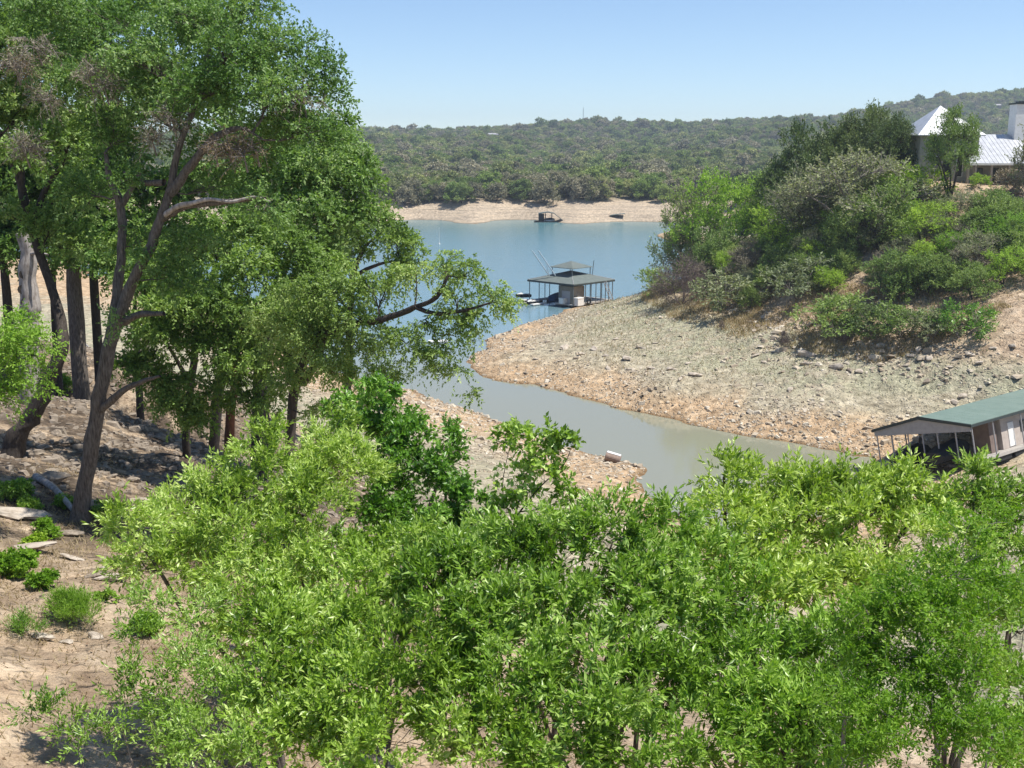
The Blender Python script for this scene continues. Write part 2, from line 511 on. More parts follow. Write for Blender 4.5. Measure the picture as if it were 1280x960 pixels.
cream = mix(nt, smap(nt, zs, 8.5, 11), ramp(nt, zs, [(0, (.36, .28, .19)), (.35, (.58, .44, .29)), (.6, (.40, .325, .24)), (1, (.44, .36, .27))]), (.10, .10, .055))
zs_ramp_in = nt.nodes[-1]
cream = mix(nt, .75, cream, ramp(nt, strata, [(.32, (.50, .50, .50)), (.5, (1., 1., 1.)), (.66, (1.25, 1.22, 1.15))]), 'MULTIPLY')
c = mix(nt, farm, c, cream)
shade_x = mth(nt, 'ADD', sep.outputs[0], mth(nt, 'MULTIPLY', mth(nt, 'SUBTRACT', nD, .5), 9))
litter_shade = mth(nt, 'MULTIPLY', smap(nt, shade_x, -3.5, -8.5), mth(nt, 'MULTIPLY', smap(nt, sep.outputs[1], 24, 30), smap(nt, sep.outputs[1], 85, 60)))
litter_shade = mth(nt, 'MULTIPLY', litter_shade, smap(nt, noise(nt, pos, .55, 5, .7), .36, .52))
c = mix(nt, litter_shade, c, ramp(nt, nC_, [(.3, (.075, .058, .042)), (.55, (.15, .115, .085)), (.75, (.26, .205, .15))]))  # dark litter tones that also paint the trees' dappled shade into the soil
# damp rim just above the water
c = mix(nt, smap(nt, sep.outputs[2], .30, .02), c, mix(nt, 1.0, c, (.52, .47, .40), 'MULTIPLY'))
# small stones as relief
st = smap(nt, vor.outputs['Distance'], .12, .5, 1., 0.)
spk = ramp(nt, vor.outputs['Color'], [(.2, (.60, .58, .56)), (.55, (1., 1., 1.)), (.85, (1.4, 1.37, 1.32))])
c = mix(nt, .6, c, spk, 'MULTIPLY')
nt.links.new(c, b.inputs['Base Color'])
hh = mth(nt, 'ADD', mth(nt, 'MULTIPLY', st, .5), mth(nt, 'ADD', mth(nt, 'MULTIPLY', nC_, .7), mth(nt, 'MULTIPLY', nB, .9)))
bump(nt, hh, 1.0, .34, b)
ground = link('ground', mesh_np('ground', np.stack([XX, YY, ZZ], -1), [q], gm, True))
tag(ground, kind='structure')

# water
wm = mat_new('water', (.10, .22, .25), .06, .5)
nt = wm.node_tree; b = nt.nodes['Principled BSDF']
b.inputs['IOR'].default_value = 1.33
geo = nd(nt, 'ShaderNodeNewGeometry'); pos = geo.outputs['Position']
sep = nd(nt, 'ShaderNodeSeparateXYZ'); nt.links.new(pos, sep.inputs[0])
big = noise(nt, pos, .02, 3)
yy = mth(nt, 'ADD', sep.outputs[1], mth(nt, 'MULTIPLY', mth(nt, 'SUBTRACT', big, .5), 40))
body = mix(nt, smap(nt, yy, 120, 210), (.225, .225, .165), (.125, .215, .245))
body = mix(nt, smap(nt, yy, 250, 480), body, (.085, .195, .215))
nt.links.new(body, b.inputs['Base Color'])
mp = nd(nt, 'ShaderNodeMapping'); mp.inputs['Scale'].default_value = (.35, 1.0, 1.0); nt.links.new(pos, mp.inputs[0])
rip = mth(nt, 'ADD', noise(nt, mp.outputs[0], 1.4, 5, .6), mth(nt, 'MULTIPLY', noise(nt, mp.outputs[0], .25, 3), 1.2))
bm_ = nd(nt, 'ShaderNodeBump'); bm_.inputs['Distance'].default_value = .10
nt.links.new(rip, bm_.inputs['Height'])
nt.links.new(smap(nt, yy, 100, 300, .06, .8), bm_.inputs['Strength'])
nt.links.new(bm_.outputs[0], b.inputs['Normal'])
nt.links.new(smap(nt, yy, 110, 300, .05, .18), b.inputs['Roughness'])
wv = np.array([[-2500, 60, 0], [2500, 60, 0], [2500, 900, 0], [-2500, 900, 0]])
water = link('water', mesh_np('water', wv, [np.array([[0, 1, 2, 3]])], wm))
tag(water, kind='structure')


# ------------------------------------------------------------------ tree generator
def tree_data(limbs, blobs, spec):
    """limbs: list of [(point, radius)...]; blobs: (centre, radius[, squash]); returns branch mesh, leaf mesh"""
    sp = dict(cl=50, tw=5, lf=10, tl=.35, L=.09, Wd=.045, fine=False, up=.25, droop=.0, twig=.0035, sides=6, shell=.4, spread=.55, minc=3, brs=1.0, skip=2, tskip=6)
    sp.update(spec)
    V, Q = [], []
    off = 0
    nodes, nrad = [], []

    def addt(P, Rr, sides):
        nonlocal off
        v, q_ = tubes(P, Rr, sides)
        V.append(v); Q.append(q_ + off); off += len(v)

    for lm in limbs:
        pts = smooth_line([p for p, r in lm], 4)
        n = len(pts)
        rr = np.interp(np.linspace(0, len(lm) - 1, n), range(len(lm)), [r for p, r in lm])
        pts = np.array(pts)
        jit = R.normal(size=pts.shape) * rr[:, None] * .09; jit[0] = 0
        pts = pts + jit
        rr = rr * (1 + .045 * R.normal(size=n))
        addt(pts[None], rr[None], 10 if rr[0] > .06 else sp['sides'])
        nodes += list(pts); nrad += list(rr)
    nodes = np.array(nodes); nrad = np.array(nrad)
    LP, LD, LN = [], [], []
    TW = []
    for bl in blobs:
        c, r = np.asarray(bl[0], float), bl[1]
        sq = bl[2] if len(bl) > 2 else .8
        dens = bl[3] if len(bl) > 3 else 1.0
        dd = np.linalg.norm(nodes - c, axis=1) + .8 * np.maximum(0, nodes[:, 2] - c[2])
        k = int(np.argmin(dd))
        s0 = nodes[k]
        br = min(nrad[k] * .7, .028 * r + .012) * sp['brs']
        mid = (s0 + c) / 2 + np.array([0, 0, -.12 * np.linalg.norm(c - s0)]) + R.normal(size=3) * .06 * np.linalg.norm(c - s0)
        t = np.linspace(0, 1, 6)[:, None]
        path = (1 - t) ** 2 * s0 + 2 * t * (1 - t) * mid + t ** 2 * c
        path[1:] += R.normal(size=(5, 3)) * .04 * r
        addt(path[None], np.linspace(br, br * .45, 6)[None], sp['sides'])
        nodes = np.r_[nodes, path[2:]]; nrad = np.r_[nrad, np.linspace(br, br * .45, 6)[2:]]
        m = max(sp['minc'], int(sp['cl'] * r * r * dens))
        dirs = rdir(m)
        dirs[:, 2] = np.where(R.random(m) < .7, np.abs(dirs[:, 2]), dirs[:, 2])
        cc = c + dirs * (r * R.random(m) ** sp['shell'])[:, None] * np.array([1, 1, sq])
        # drop some clumps to leave gaps
        ts = R.uniform(.35, 1., m)
        si = np.clip((ts * 5).astype(int), 1, 5)
        st_ = path[si]
        md = (st_ + cc) / 2 + np.array([0, 0, .08 * r]) + R.normal(size=(m, 3)) * .07 * r
        t3 = np.linspace(0, 1, 4)[None, :, None]
        pp = (1 - t3) ** 2 * st_[:, None] + 2 * t3 * (1 - t3) * md[:, None] + t3 ** 2 * cc[:, None]
        pk = pp[::sp['skip']]; addt(pk, np.linspace(br * .4, sp['twig'] * 1.6, 4)[None].repeat(len(pk), 0), 3)
        tw = sp['tw']
        od = unit(cc - c)
        d = unit(rdir(m * tw) + .75 * od.repeat(tw, 0) + np.array([0, 0, sp['up']]))
        tl = sp['tl'] * R.uniform(.6, 1.3, m * tw)
        st2 = cc.repeat(tw, 0) + R.normal(size=(m * tw, 3)) * sp['tl'] * .25
        e = st2 + d * tl[:, None] - np.array([0, 0, 1]) * sp['droop'] * tl[:, None]
        TW.append(np.stack([st2, (st2 + e) / 2 + np.array([0, 0, 1]) * (.12 * sp['droop'] * tl)[:, None], e], 1))
        lf = sp['lf']
        n = m * tw * lf
        tt = np.tile(np.linspace(.1, 1, lf), m * tw) + R.uniform(-.04, .04, n)
        S0 = st2.repeat(lf, 0); E0 = e.repeat(lf, 0); dr = unit(E0 - S0)
        side = unit(np.cross(dr, rdir(n)))
        pos_ = S0 + (E0 - S0) * tt[:, None]
        ld = unit(dr * (.35 + .6 * tt[:, None]) + side * sp['spread'] * 1.3 + np.array([0, 0, -.25 * sp['droop']]))
        LP.append(pos_); LD.append(ld)
        LN.append(unit(np.array([0, 0, 1.0]) + .8 * R.normal(size=(n, 3)) + .35 * od.repeat(tw * lf, 0)))
    if TW and sp['twig'] > 0:
        TW = np.concatenate(TW)[::sp['tskip']]
        addt(TW, np.array([[1, .8, .3]]).repeat(len(TW), 0) * sp['twig'], 3)
    bm = mesh_np('branches', np.concatenate(V), [np.concatenate(Q)], None, True)
    lmesh = None
    if LP and sp['lf'] > 0:
        P, D, N = np.concatenate(LP), np.concatenate(LD), np.concatenate(LN)
        n = len(P)
        v, f = leaf_geo(P, D, N, sp['L'] * R.uniform(.55, 1.25, n), sp['Wd'] * R.uniform(.7, 1.2, n), sp['fine'])
        lmesh = mesh_np('leaves', v, f)
    return bm, lmesh


def place_tree(name, label, base, limbs, blobs, spec, bark, leaf, cat='tree', group=None):
    base = np.asarray(base, float)
    L2 = [[(np.asarray(p) - base, r) for p, r in lm] for lm in limbs]
    B2 = [(np.asarray(bl[0]) - base, *bl[1:]) for bl in blobs]
    bmh, lmh = tree_data(L2, B2, spec)
    t = empty(name, base, label, cat, group)
    link('trunk', bmh, t, bark)
    if lmh:
        o = link('crown', lmh, t, leaf); o['kind'] = 'stuff'
    return t


# ------------------------------------------------------------------ foreground trees
FW = dict(cl=38, tw=15, lf=12, tl=.27, L=.118, Wd=.037, fine=False, up=.45, twig=.004, spread=.5, shell=.36)
FE = dict(cl=40, tw=13, lf=11, tl=.22, L=.095, Wd=.052, fine=False, up=.15, twig=.004, spread=.8, shell=.45)
FF = dict(cl=120, tw=10, lf=14, tl=.22, L=.056, Wd=.021, fine=False, up=.1, droop=.2, twig=.003, spread=.9, shell=.5)


def auto(base, r0, blobs, nst):
    """stems from the base to spread blobs"""
    base = np.asarray(base, float)
    order = R.permutation(len(blobs))[:nst]
    limbs = []
    for i, k in enumerate(order):
        c = np.asarray(blobs[k][0]); f = base + R.normal(size=3) * np.array([.15, .15, 0])
        m1 = f + (c - f) * .3 + np.array([0, 0, .12 * np.linalg.norm(c - f)]) + R.normal(size=3) * .25
        m2 = f + (c - f) * .68 + np.array([0, 0, .08 * np.linalg.norm(c - f)]) + R.normal(size=3) * .25
        limbs.append([(f, r0), (m1, r0 * .75), (m2, r0 * .5), (c, r0 * .22)])
    return limbs


def fg(name, label, bxy, r0, nst, bl, spec, leaf, bark='bark', cat='tree', group=None):
    blobs = [(W(x[0], x[1], x[2]), *x[3:]) for x in bl]
    base = np.array([bxy[0], bxy[1], g1(*bxy) - .1])
    return place_tree(name, label, base, auto(base, r0, blobs, nst), blobs, spec, M[bark], M[leaf], cat, group)


fg('willow_shrub', 'pale willow shrub with a spiky top, right of the tall elm trunk, left foreground', (-3.8, 16.6), .06, 6,
   [(330, 560, 17.5, .42), (335, 605, 17.2, .8), (275, 625, 17, .65), (225, 655, 16.5, .7), (385, 640, 17, .8), (300, 690, 16, .95), (375, 715, 16, .9), (230, 715, 15.8, .75), (165, 665, 15.5, .42, .8, .7),
    (140, 655, 15.5, .3, .8, .6), (180, 710, 15.5, .45, .8, .7), (300, 770, 15, .8), (410, 560, 19, .7), (420, 600, 18.5, .8)], dict(FW, L=.105, Wd=.034), 'leaf_pale', cat='shrub')
fg('elm_tree', 'dark green broad-leaved young tree in the middle, rising in front of the near sandy bank', (-2.6, 19.5), .08, 5,
   [(470, 500, 21, .5), (460, 545, 21, .7), (510, 545, 20.5, .55), (500, 600, 20, .8), (560, 585, 19.5, .4), (570, 630, 19, .55), (545, 680, 18.5, .8), (590, 700, 18, .6), (480, 660, 19, .8), (570, 545, 20, .22), (435, 520, 22, .5)],
   dict(FE, L=.11, Wd=.06), 'leaf_elm')
t3 = [(652, 545, 15, .16), (668, 560, 15, .24), (675, 590, 15, .22), (640, 600, 15, .24), (655, 620, 15, .22), (715, 556, 15, .15), (628, 640, 15, .2), (697, 600, 15, .16), (705, 622, 15, .17), (630, 545, 15.2, .1), (690, 545, 15, .1), (676, 572, 15, .2)]
b3 = np.array([.1, 14.2, g1(.1, 14.2)])
place_tree('sapling', 'thin sapling with sparse leaf tufts standing out against the sandy bank, centre', b3,
           [[(b3, .03), (W(636, 760, 14.6), .025), (W(642, 660, 15), .02), (W(652, 615, 15), .014), (W(668, 560, 15), .007)], [(W(642, 650, 15), .014), (W(672, 612, 15), .010), (W(705, 580, 15), .006), (W(715, 556, 15), .004)],
            [(W(640, 650, 15), .012), (W(628, 610, 15), .008), (W(640, 545, 15.2), .004)], [(W(648, 640, 15), .01), (W(680, 635, 15), .007), (W(705, 622, 15), .004)]],
           [(W(*x[:3]), x[3]) for x in t3], dict(FE, cl=110, tw=5, lf=8, tl=.15, L=.10, Wd=.055, minc=5), M['bark_dark'], M['leaf_willow'], 'sapling')
fg('willow_shrub', 'broad willow shrub filling the lower middle, its top just below the small sapling', (.6, 13.0), .06, 8,
   [(560, 745, 14, .75), (630, 715, 14, .65), (700, 700, 14, .65), (765, 680, 14, .6), (815, 700, 13.6, .5), (600, 800, 13, .8), (690, 780, 13, .85), (780, 775, 13, .8), (845, 790, 12.8, .55), (640, 870, 12.2, .8), (740, 865, 12, .85),
    (830, 880, 12, .7), (590, 700, 14.5, .6), (560, 870, 12.4, .6), (880, 700, 13.8, .4), (860, 750, 13.2, .5), (700, 950, 11.5, .7), (800, 955, 11.5, .7), (850, 640, 14.5, .2, .8, .5), (825, 650, 14.5, .22, .8, .5), (690, 660, 14.6, .25, .8, .7)], FW, 'leaf_willow', cat='shrub')
fg('willow_shrub', 'leafy willow shrub at the bottom, left of centre, dead twigs at its left', (-1.9, 12.6), .05, 6,
   [(450, 790, 14, .85), (500, 720, 15, .75), (430, 720, 15.5, .7), (520, 850, 12.6, .8), (440, 880, 12.4, .75), (370, 800, 14, .6), (380, 880, 12.4, .6), (480, 950, 11.6, .75), (580, 935, 11.6, .75), (390, 950, 11.8, .6), (330, 800, 13.6, .55), (340, 860, 12.8, .5), (320, 920, 12, .5), (410, 830, 13.2, .6), (350, 760, 14.6, .6)], dict(FW, L=.10), 'leaf_willow', cat='shrub')
fg('willow_shrub', 'thin open shrub at the bottom left corner with straw ground showing through it', (-3.4, 11.8), .03, 6,
   [(300, 850, 12.8, .42, .8, .8), (240, 820, 13.2, .42, .8, .8), (210, 870, 12.6, .4, .8, .8), (270, 920, 12, .45, .8, .9), (180, 800, 13.4, .28, .8, .6), (150, 900, 12.4, .32, .8, .6), (90, 915, 12.4, .22, .8, .6), (55, 895, 12.6, .14, .8, .6), (120, 940, 12, .3, .8, .6), (310, 960, 11.6, .4), (210, 950, 11.8, .35, .8, .7), (260, 860, 12.6, .42), (215, 910, 12.2, .38), (290, 890, 12.4, .4), (250, 950, 11.8, .4), (200, 760, 14, .4, .8, .8), (240, 780, 13.8, .42), (160, 850, 12.8, .25, .8, .6)],
   dict(FW, L=.075, Wd=.024), 'leaf_willow', 'twig_grey', cat='shrub')
fg('willow_tree', 'tall light green willow tree whose flat top reaches up to the green roofed dock', (4.3, 15.2), .09, 8,
   [(905, 596, 15.5, .34), (945, 612, 15.5, .5), (1005, 616, 15.5, .5), (1065, 620, 15.5, .45), (1120, 612, 15.5, .45), (1150, 628, 15.4, .42), (920, 655, 15, .6), (985, 665, 15, .75), (1060, 665, 15, .7), (1130, 670, 15, .65), (900, 720, 14.4, .5),
    (960, 740, 14.2, .75), (1040, 740, 14.2, .7), (1110, 740, 14.2, .6), (890, 690, 14.5, .35, .8, .6)], FW, 'leaf_pale', 'bark_dark')
fg('willow_shrub', 'glossy green willow shrub at the bottom, below and left of the tallest willow', (3.0, 12.2), .05, 6,
   [(905, 790, 13.2, .6), (900, 860, 12.3, .65), (970, 830, 12.8, .65), (960, 910, 11.8, .7), (1040, 830, 12.8, .6), (1040, 910, 11.8, .65), (880, 930, 11.6, .6), (1000, 960, 11.4, .5), (930, 740, 13.6, .5), (1060, 960, 11.2, .5), (1000, 880, 12.2, .5)], dict(FW, L=.11, Wd=.032), 'leaf_elm', cat='shrub')
fg('willow_tree', 'sparse willow with upright shoots at the right edge, below the green roofed dock', (7.0, 15.6), .06, 5,
   [(1195, 635, 16, .4, .8, .8), (1215, 600, 16, .22, .8, .6), (1240, 660, 16, .38, .8, .8), (1200, 690, 15.5, .5), (1262, 720, 15.5, .45), (1245, 620, 16, .2, .8, .5), (1280, 790, 14.6, .6), (1210, 760, 15, .55), (1290, 870, 13.5, .6), (1270, 945, 12.5, .55), (1190, 800, 14.5, .5), (1275, 625, 16, .38), (1225, 640, 16, .4), (1250, 690, 15.6, .45)], dict(FW, L=.115), 'leaf_pale')
fg('mesquite_tree', 'vivid green fine-leaved mesquite nearest the camera, lower right', (3.6, 9.3), .045, 6,
   [(1195, 725, 10.6, .42), (1140, 755, 10.4, .42), (1090, 790, 10.3, .38), (1235, 720, 10.6, .3), (1175, 790, 10.2, .5), (1120, 840, 10, .48), (1210, 850, 9.8, .5), (1060, 800, 10.3, .25), (1085, 880, 9.8, .4), (1160, 910, 9.5, .5), (1240, 920, 9.3, .35), (1195, 660, 10.8, .28, .8, .7), (1250, 655, 10.9, .2, .8, .6), (1080, 940, 9.4, .4)],
   FF, 'leaf_feather', 'twig_grey')

# ------------------------------------------------------------------ big trees on the left
LT = dict(cl=55, tw=6, lf=12, tl=.42, L=.105, Wd=.058, up=.1, droop=.25, twig=.006, spread=.7, shell=.42, skip=3, tskip=9)


def wl(rows):
    return [(W(x, y, Y), r) for x, y, Y, r in rows]


def wb(rows):
    return [(W(x[0], x[1], x[2]), *x[3:]) for x in rows]


bA = W(100, 655, 30); bA[2] = g1(bA[0], bA[1]) - .15
tA = place_tree('elm_tree', 'tall elm with a forked grey trunk leaning right, largest tree at the left', bA,
    [[(bA, .32), (W(103, 620, 30), .22), (W(116, 550, 30), .205), (W(128, 480, 30), .19), (W(140, 420, 30), .19)],
     [(W(138, 430, 30), .17), (W(146, 370, 30.2), .14), (W(152, 310, 30.4), .12), (W(150, 255, 30.5), .12), (W(138, 225, 30.5), .09), (W(132, 190, 30.6), .05)],
     [(W(150, 258, 30.5), .10), (W(162, 240, 30.5), .08), (W(175, 215, 30.5), .05)],
     [(W(140, 425, 30), .16), (W(162, 360, 29.8), .145), (W(185, 315, 29.6), .14), (W(200, 275, 29.5), .125), (W(213, 235, 29.4), .105), (W(222, 190, 29.4), .09), (W(240, 140, 29.4), .08), (W(262, 60, 29.5), .04)],
     [(W(213, 240, 29.4), .15), (W(240, 205, 29.2), .12), (W(265, 175, 29), .10), (W(300, 160, 29), .07), (W(330, 175, 28.8), .04)],
     [(W(205, 272, 29.5), .12), (W(222, 262, 29), .10), (W(240, 256, 28.6), .09), (W(285, 252, 28.2), .07), (W(335, 246, 28), .04)],
     [(W(120, 520, 30), .13), (W(140, 500, 29.8), .11), (W(165, 482, 29.6), .08), (W(200, 470, 29.4), .04)],
     [(W(150, 405, 30), .12), (W(175, 393, 29.6), .09), (W(205, 392, 29.2), .06)],
     [(W(205, 228, 29.4), .09), (W(180, 228, 29.6), .07), (W(155, 215, 30), .04)]],
    wb([(300, 20, 30, .9), (350, 60, 30, .75), (290, 70, 29, 1.0), (230, 30, 31, 1.1), (390, 95, 30, .75), (415, 125, 30, .55), (340, 125, 29, 1.0), (260, 120, 29, 1.0), (180, 80, 30, 1.1), (130, 40, 32, 1.1), (200, 150, 30, 1.0), (150, 170, 31, .9),
        (380, 165, 29.5, .8), (415, 185, 30, .5), (320, 185, 30.5, .8), (250, 190, 31, .6, .8, .7), (390, 60, 30.5, .4), (330, 5, 30.5, .5), (420, 75, 30.5, .3), (110, 110, 31, 1.0), (270, 235, 30.5, .6, .8, .7), (330, 255, 30, .6, .8, .8),
        (215, 345, 29.8, .6), (250, 310, 30, .8), (110, 240, 31.5, .7), (330, 262, 27.8, .35), (190, 110, 31, .9), (150, 225, 29.3, .4), (175, 330, 29, .35), (150, 400, 29.2, .3), (60, 20, 32, 1), (70, 80, 32, 1), (345, 150, 30.5, .7), (180, 300, 30.8, .5), (240, 360, 29.5, .5)]), LT, M['bark'], M['leaf_left'])
# grey twiggy and brown withered patches in the same crown
for mat_, rows_ in (('leaf_dead', [(18, 85, 29, .35), (45, 60, 29, .3), (110, 95, 29.5, .3), (60, 125, 29.5, .3), (215, 150, 28.4, .3), (380, 130, 29, .3), (130, 110, 29.4, .3), (30, 190, 30, .4), (190, 175, 29.2, .3)]), ('leaf_brown', [(285, 182, 28.2, .3), (305, 195, 28.2, .28), (320, 188, 28.4, .2), (18, 78, 28.6, .16), (268, 188, 28.2, .2)])):
    b2_ = [(W(x, y, Y) - bA, r) for x, y, Y, r in rows_]
    k_b, k_l = tree_data([[(np.array(c_) + [0, .3, -.4], .03), (np.array(c_), .015)] for c_, r in b2_], b2_, dict(LT, cl=110, lf=9, L=.12, Wd=.022, skip=1, tskip=1, twig=.009, droop=.3))
    o = link('dead_twigs', k_b, tA, M['twig_grey']); o['kind'] = 'stuff'
    k_l.materials.append(M[mat_]); o = link('withered_foliage', k_l, tA); o['kind'] = 'stuff'
# the pale bare limb, a part of its own
b_ = []
pts = np.array(smooth_line([W(207, 268, 29.2) - bA, W(222, 258, 28.8) - bA, W(240, 254, 28.4) - bA, W(262, 249, 28.2) - bA, W(290, 252, 28.0) - bA, W(318, 246, 27.9) - bA, W(338, 252, 27.9) - bA], 4))
v, q_ = tubes(pts[None], np.linspace(.085, .018, len(pts))[None], 9)
o = link('bare_limb', mesh_np('bare_limb', v, [q_], M['bark_white'], True), tA); o['label'] = 'pale bare limb reaching right'

bB = W(12, 560, 37); bB[2] = g1(bB[0], bB[1]) - .1
place_tree('oak_tree', 'oak with a thick trunk leaning right at the left edge, behind the tall elm', bB,
    [[(bB, .42), (W(28, 535, 37), .36), (W(48, 510, 37), .33), (W(62, 470, 37), .28), (W(78, 430, 37), .22), (W(70, 380, 37.5), .16), (W(30, 250, 38), .15), (W(25, 200, 38), .10)],
     [(W(40, 290, 38), .12), (W(55, 240, 38), .10), (W(85, 195, 38), .07)], [(W(30, 240, 38), .12), (W(5, 180, 38), .08), (W(-20, 120, 38), .05)]],
    wb([(20, 60, 37, 1.3), (70, 100, 37, 1.2), (20, 150, 37, 1.2), (80, 180, 37, 1.0), (-20, 100, 37, 1.2), (30, 200, 36, .8), (60, 20, 38, 1.2), (10, 10, 38, 1.2), (120, 150, 38, 1.0), (110, 250, 38, 1.1), (60, 290, 37.5, .8), (15, 270, 37.5, .6, .8, .7), (100, 310, 38, .7)]),
    dict(LT, L=.15, Wd=.08, cl=44), M['bark_dark'], M['leaf_left'])
bC = W(35, 470, 46); bC[2] = g1(bC[0], bC[1]) - .1
dt = empty('dead_tree', bC, 'dead pale barkless trunk with dark hollows near the left edge', 'dead tree')
P_ = np.array(smooth_line([np.zeros(3), W(36, 420, 46) - bC, W(38, 380, 46) - bC, W(34, 345, 46) - bC, W(36, 315, 46) - bC, W(30, 292, 46) - bC], 4))
v, q_ = tubes(P_[None], (np.linspace(.44, .30, len(P_)) * (1 + .1 * R.normal(size=len(P_))))[None], 12)
link('trunk', mesh_np('trunk', v, [q_], M['bark_white'], True), dt)
P_ = np.array(smooth_line([W(32, 318, 46) - bC, W(48, 316, 45.6) - bC, W(60, 318, 45.4) - bC], 4)); v, q_ = tubes(P_[None], np.linspace(.1, .03, len(P_))[None], 6)
link('limb', mesh_np('limb', v, [q_], M['bark_white'], True), dt)
for hx, hy in ((28, 343), (26, 362), (30, 378)):
    hb = MB(); p = W(hx + 2, hy, 45.68) - bC
    hb.bar(p, p + np.array([-.08, .25, 0]), .20, 9, .12)
    hb.build('hollow', M['bark_dark'], dt)

bE = W(232, 560, 44); bE[2] = g1(bE[0], bE[1]) - .1
place_tree('live_oak', 'dark drooping live oak with a thin dark trunk, right of the tall elm', bE,
    [[(bE, .18), (W(233, 530, 43.5), .15), (W(240, 470, 43), .15), (W(250, 400, 42), .13), (W(270, 330, 41), .08)], [(W(238, 480, 43), .1), (W(215, 440, 42), .07), (W(190, 400, 41), .05)], [(W(246, 430, 42), .10), (W(300, 390, 41), .07), (W(350, 370, 40), .05)]],
    wb([(180, 350, 39, 1.0), (240, 370, 39, 1.2), (310, 340, 39, 1.2), (360, 310, 40, 1.1), (200, 420, 38.5, 1.1), (260, 430, 38.5, 1.1), (320, 420, 38.5, 1.0), (180, 460, 38.5, .8), (230, 490, 38.5, .8), (280, 480, 39, .7, .8, .8), (370, 380, 38.5, 1.1), (330, 290, 41, 1.0), (280, 290, 41, 1.0), (400, 340, 40, 1.0), (245, 525, 39, .5, .8, .8), (270, 380, 38, .9), (210, 385, 37.5, .8), (340, 460, 38.5, .8), (385, 430, 38.5, .9), (300, 450, 38, .8), (215, 510, 38.5, .6), (260, 505, 38.5, .5), (180, 310, 40, .9), (230, 320, 40, .9), (160, 400, 38.5, .5, .8, .6), (200, 475, 38.5, .7), (300, 500, 38.5, .55), (150, 455, 38.5, .55, .8, .8), (335, 500, 38.5, .6), (250, 520, 38.5, .5)]),
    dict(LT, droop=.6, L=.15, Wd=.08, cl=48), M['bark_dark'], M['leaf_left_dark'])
bG = np.array([-7.0, 31.5, g1(-7.0, 31.5) - .1])
place_tree('elm_tree', 'elm reaching its bare dark limb right over the cove, twigs hanging above the water', bG,
    [[(bG, .2), (W(362, 560, 33), .16), (W(370, 480, 33), .15), (W(395, 430, 32), .13), (W(430, 408, 31), .14), (W(470, 402, 30), .12), (W(510, 388, 29.5), .10), (W(545, 372, 29), .07), (W(560, 345, 29), .04)],
     [(W(520, 384, 29.3), .07), (W(545, 392, 29), .06), (W(580, 388, 28.8), .045), (W(615, 378, 28.6), .025)], [(W(378, 480, 33), .14), (W(400, 440, 32.5), .10), (W(420, 350, 32), .05)]],
    wb([(430, 370, 31, .9), (480, 360, 30.5, .7), (400, 420, 31.5, .9), (450, 440, 31, .8), (520, 345, 30, .45), (555, 335, 29.5, .45), (585, 345, 29, .5), (615, 370, 28.8, .42), (625, 385, 28.8, .3), (570, 375, 29, .5), (530, 410, 29, .4, .8, .9), (570, 420, 29, .38, .8, .8), (600, 425, 28.8, .3, .8, .7), (545, 440, 29, .4, .8, .9),
        (575, 465, 28.8, .35, .8, .7), (590, 490, 28.8, .16, .8, .8), (535, 465, 29, .35, .8, .8), (500, 430, 29.5, .6), (480, 470, 30, .5), (420, 470, 31.5, .7, .8, .7), (370, 400, 32, .9), (355, 440, 32.5, .6), (440, 500, 30, .35), (505, 335, 31, .3), (640, 375, 28.7, .16), (560, 322, 29.5, .2), (360, 480, 32, .6), (400, 520, 31.5, .5), (340, 400, 32, .7), (450, 400, 30.5, .7), (390, 365, 31.5, .8), (480, 500, 29.6, .35), (560, 400, 29, .4), (590, 400, 28.8, .4), (520, 440, 29.2, .45), (410, 455, 31, .6)]),
    dict(LT, tl=.34, droop=.7, L=.100, Wd=.050, cl=70), M['bark_dark'], M['leaf_left'])
bH = np.array([-11.5, 48, g1(-11.5, 48) - .1])
place_tree('live_oak', 'dense dark live oak behind the elm, its right edge against the far hills', bH,
    [[(bH, .4), (W(325, 480, 48), .32), (W(335, 400, 48), .25), (W(360, 320, 48), .18), (W(390, 250, 48), .1)], [(W(345, 370, 48), .16), (W(400, 310, 47), .12), (W(430, 260, 47), .07)]],
    wb([(350, 220, 46, 1.6), (400, 215, 46, 1.5), (430, 190, 47, 1.0), (435, 230, 46, 1.2), (450, 210, 47, .7), (390, 270, 45, 1.5), (440, 275, 45.5, 1.0), (330, 270, 46, 1.4), (290, 230, 47, 1.4), (300, 180, 48, 1.4), (370, 170, 48, 1.3), (420, 160, 48.5, .8), (455, 250, 46, .5), (400, 320, 45, 1.2)]),
    dict(LT, cl=34, tw=6, lf=10, tl=.5, L=.20, Wd=.10, droop=.5), M['bark_dark'], M['leaf_left'])
bI = np.array([-11.0, 70, g1(-11.0, 70) - .1])
place_tree('live_oak', 'small round live oak by the water behind the elm limb, with gaps onto the lake', bI,
    [[(bI, .3), (W(437, 400, 70), .25), (W(440, 350, 70), .22), (W(455, 310, 70), .14), (W(480, 290, 70), .08)], [(W(441, 345, 70), .15), (W(475, 330, 69), .1), (W(505, 325, 69), .06)]],
    wb([(430, 300, 70, 1.4), (470, 290, 70, 1.4), (495, 300, 69, 1.2), (510, 320, 69, .9), (505, 335, 69, .8), (455, 315, 70, .8, .8, .7), (410, 325, 70, 1.3), (480, 268, 71, .7), (440, 270, 71, 1.1)]),
    dict(LT, cl=26, tw=5, lf=9, tl=.6, L=.24, Wd=.13, droop=.3), M['bark_dark'], M['leaf_left_dark'])
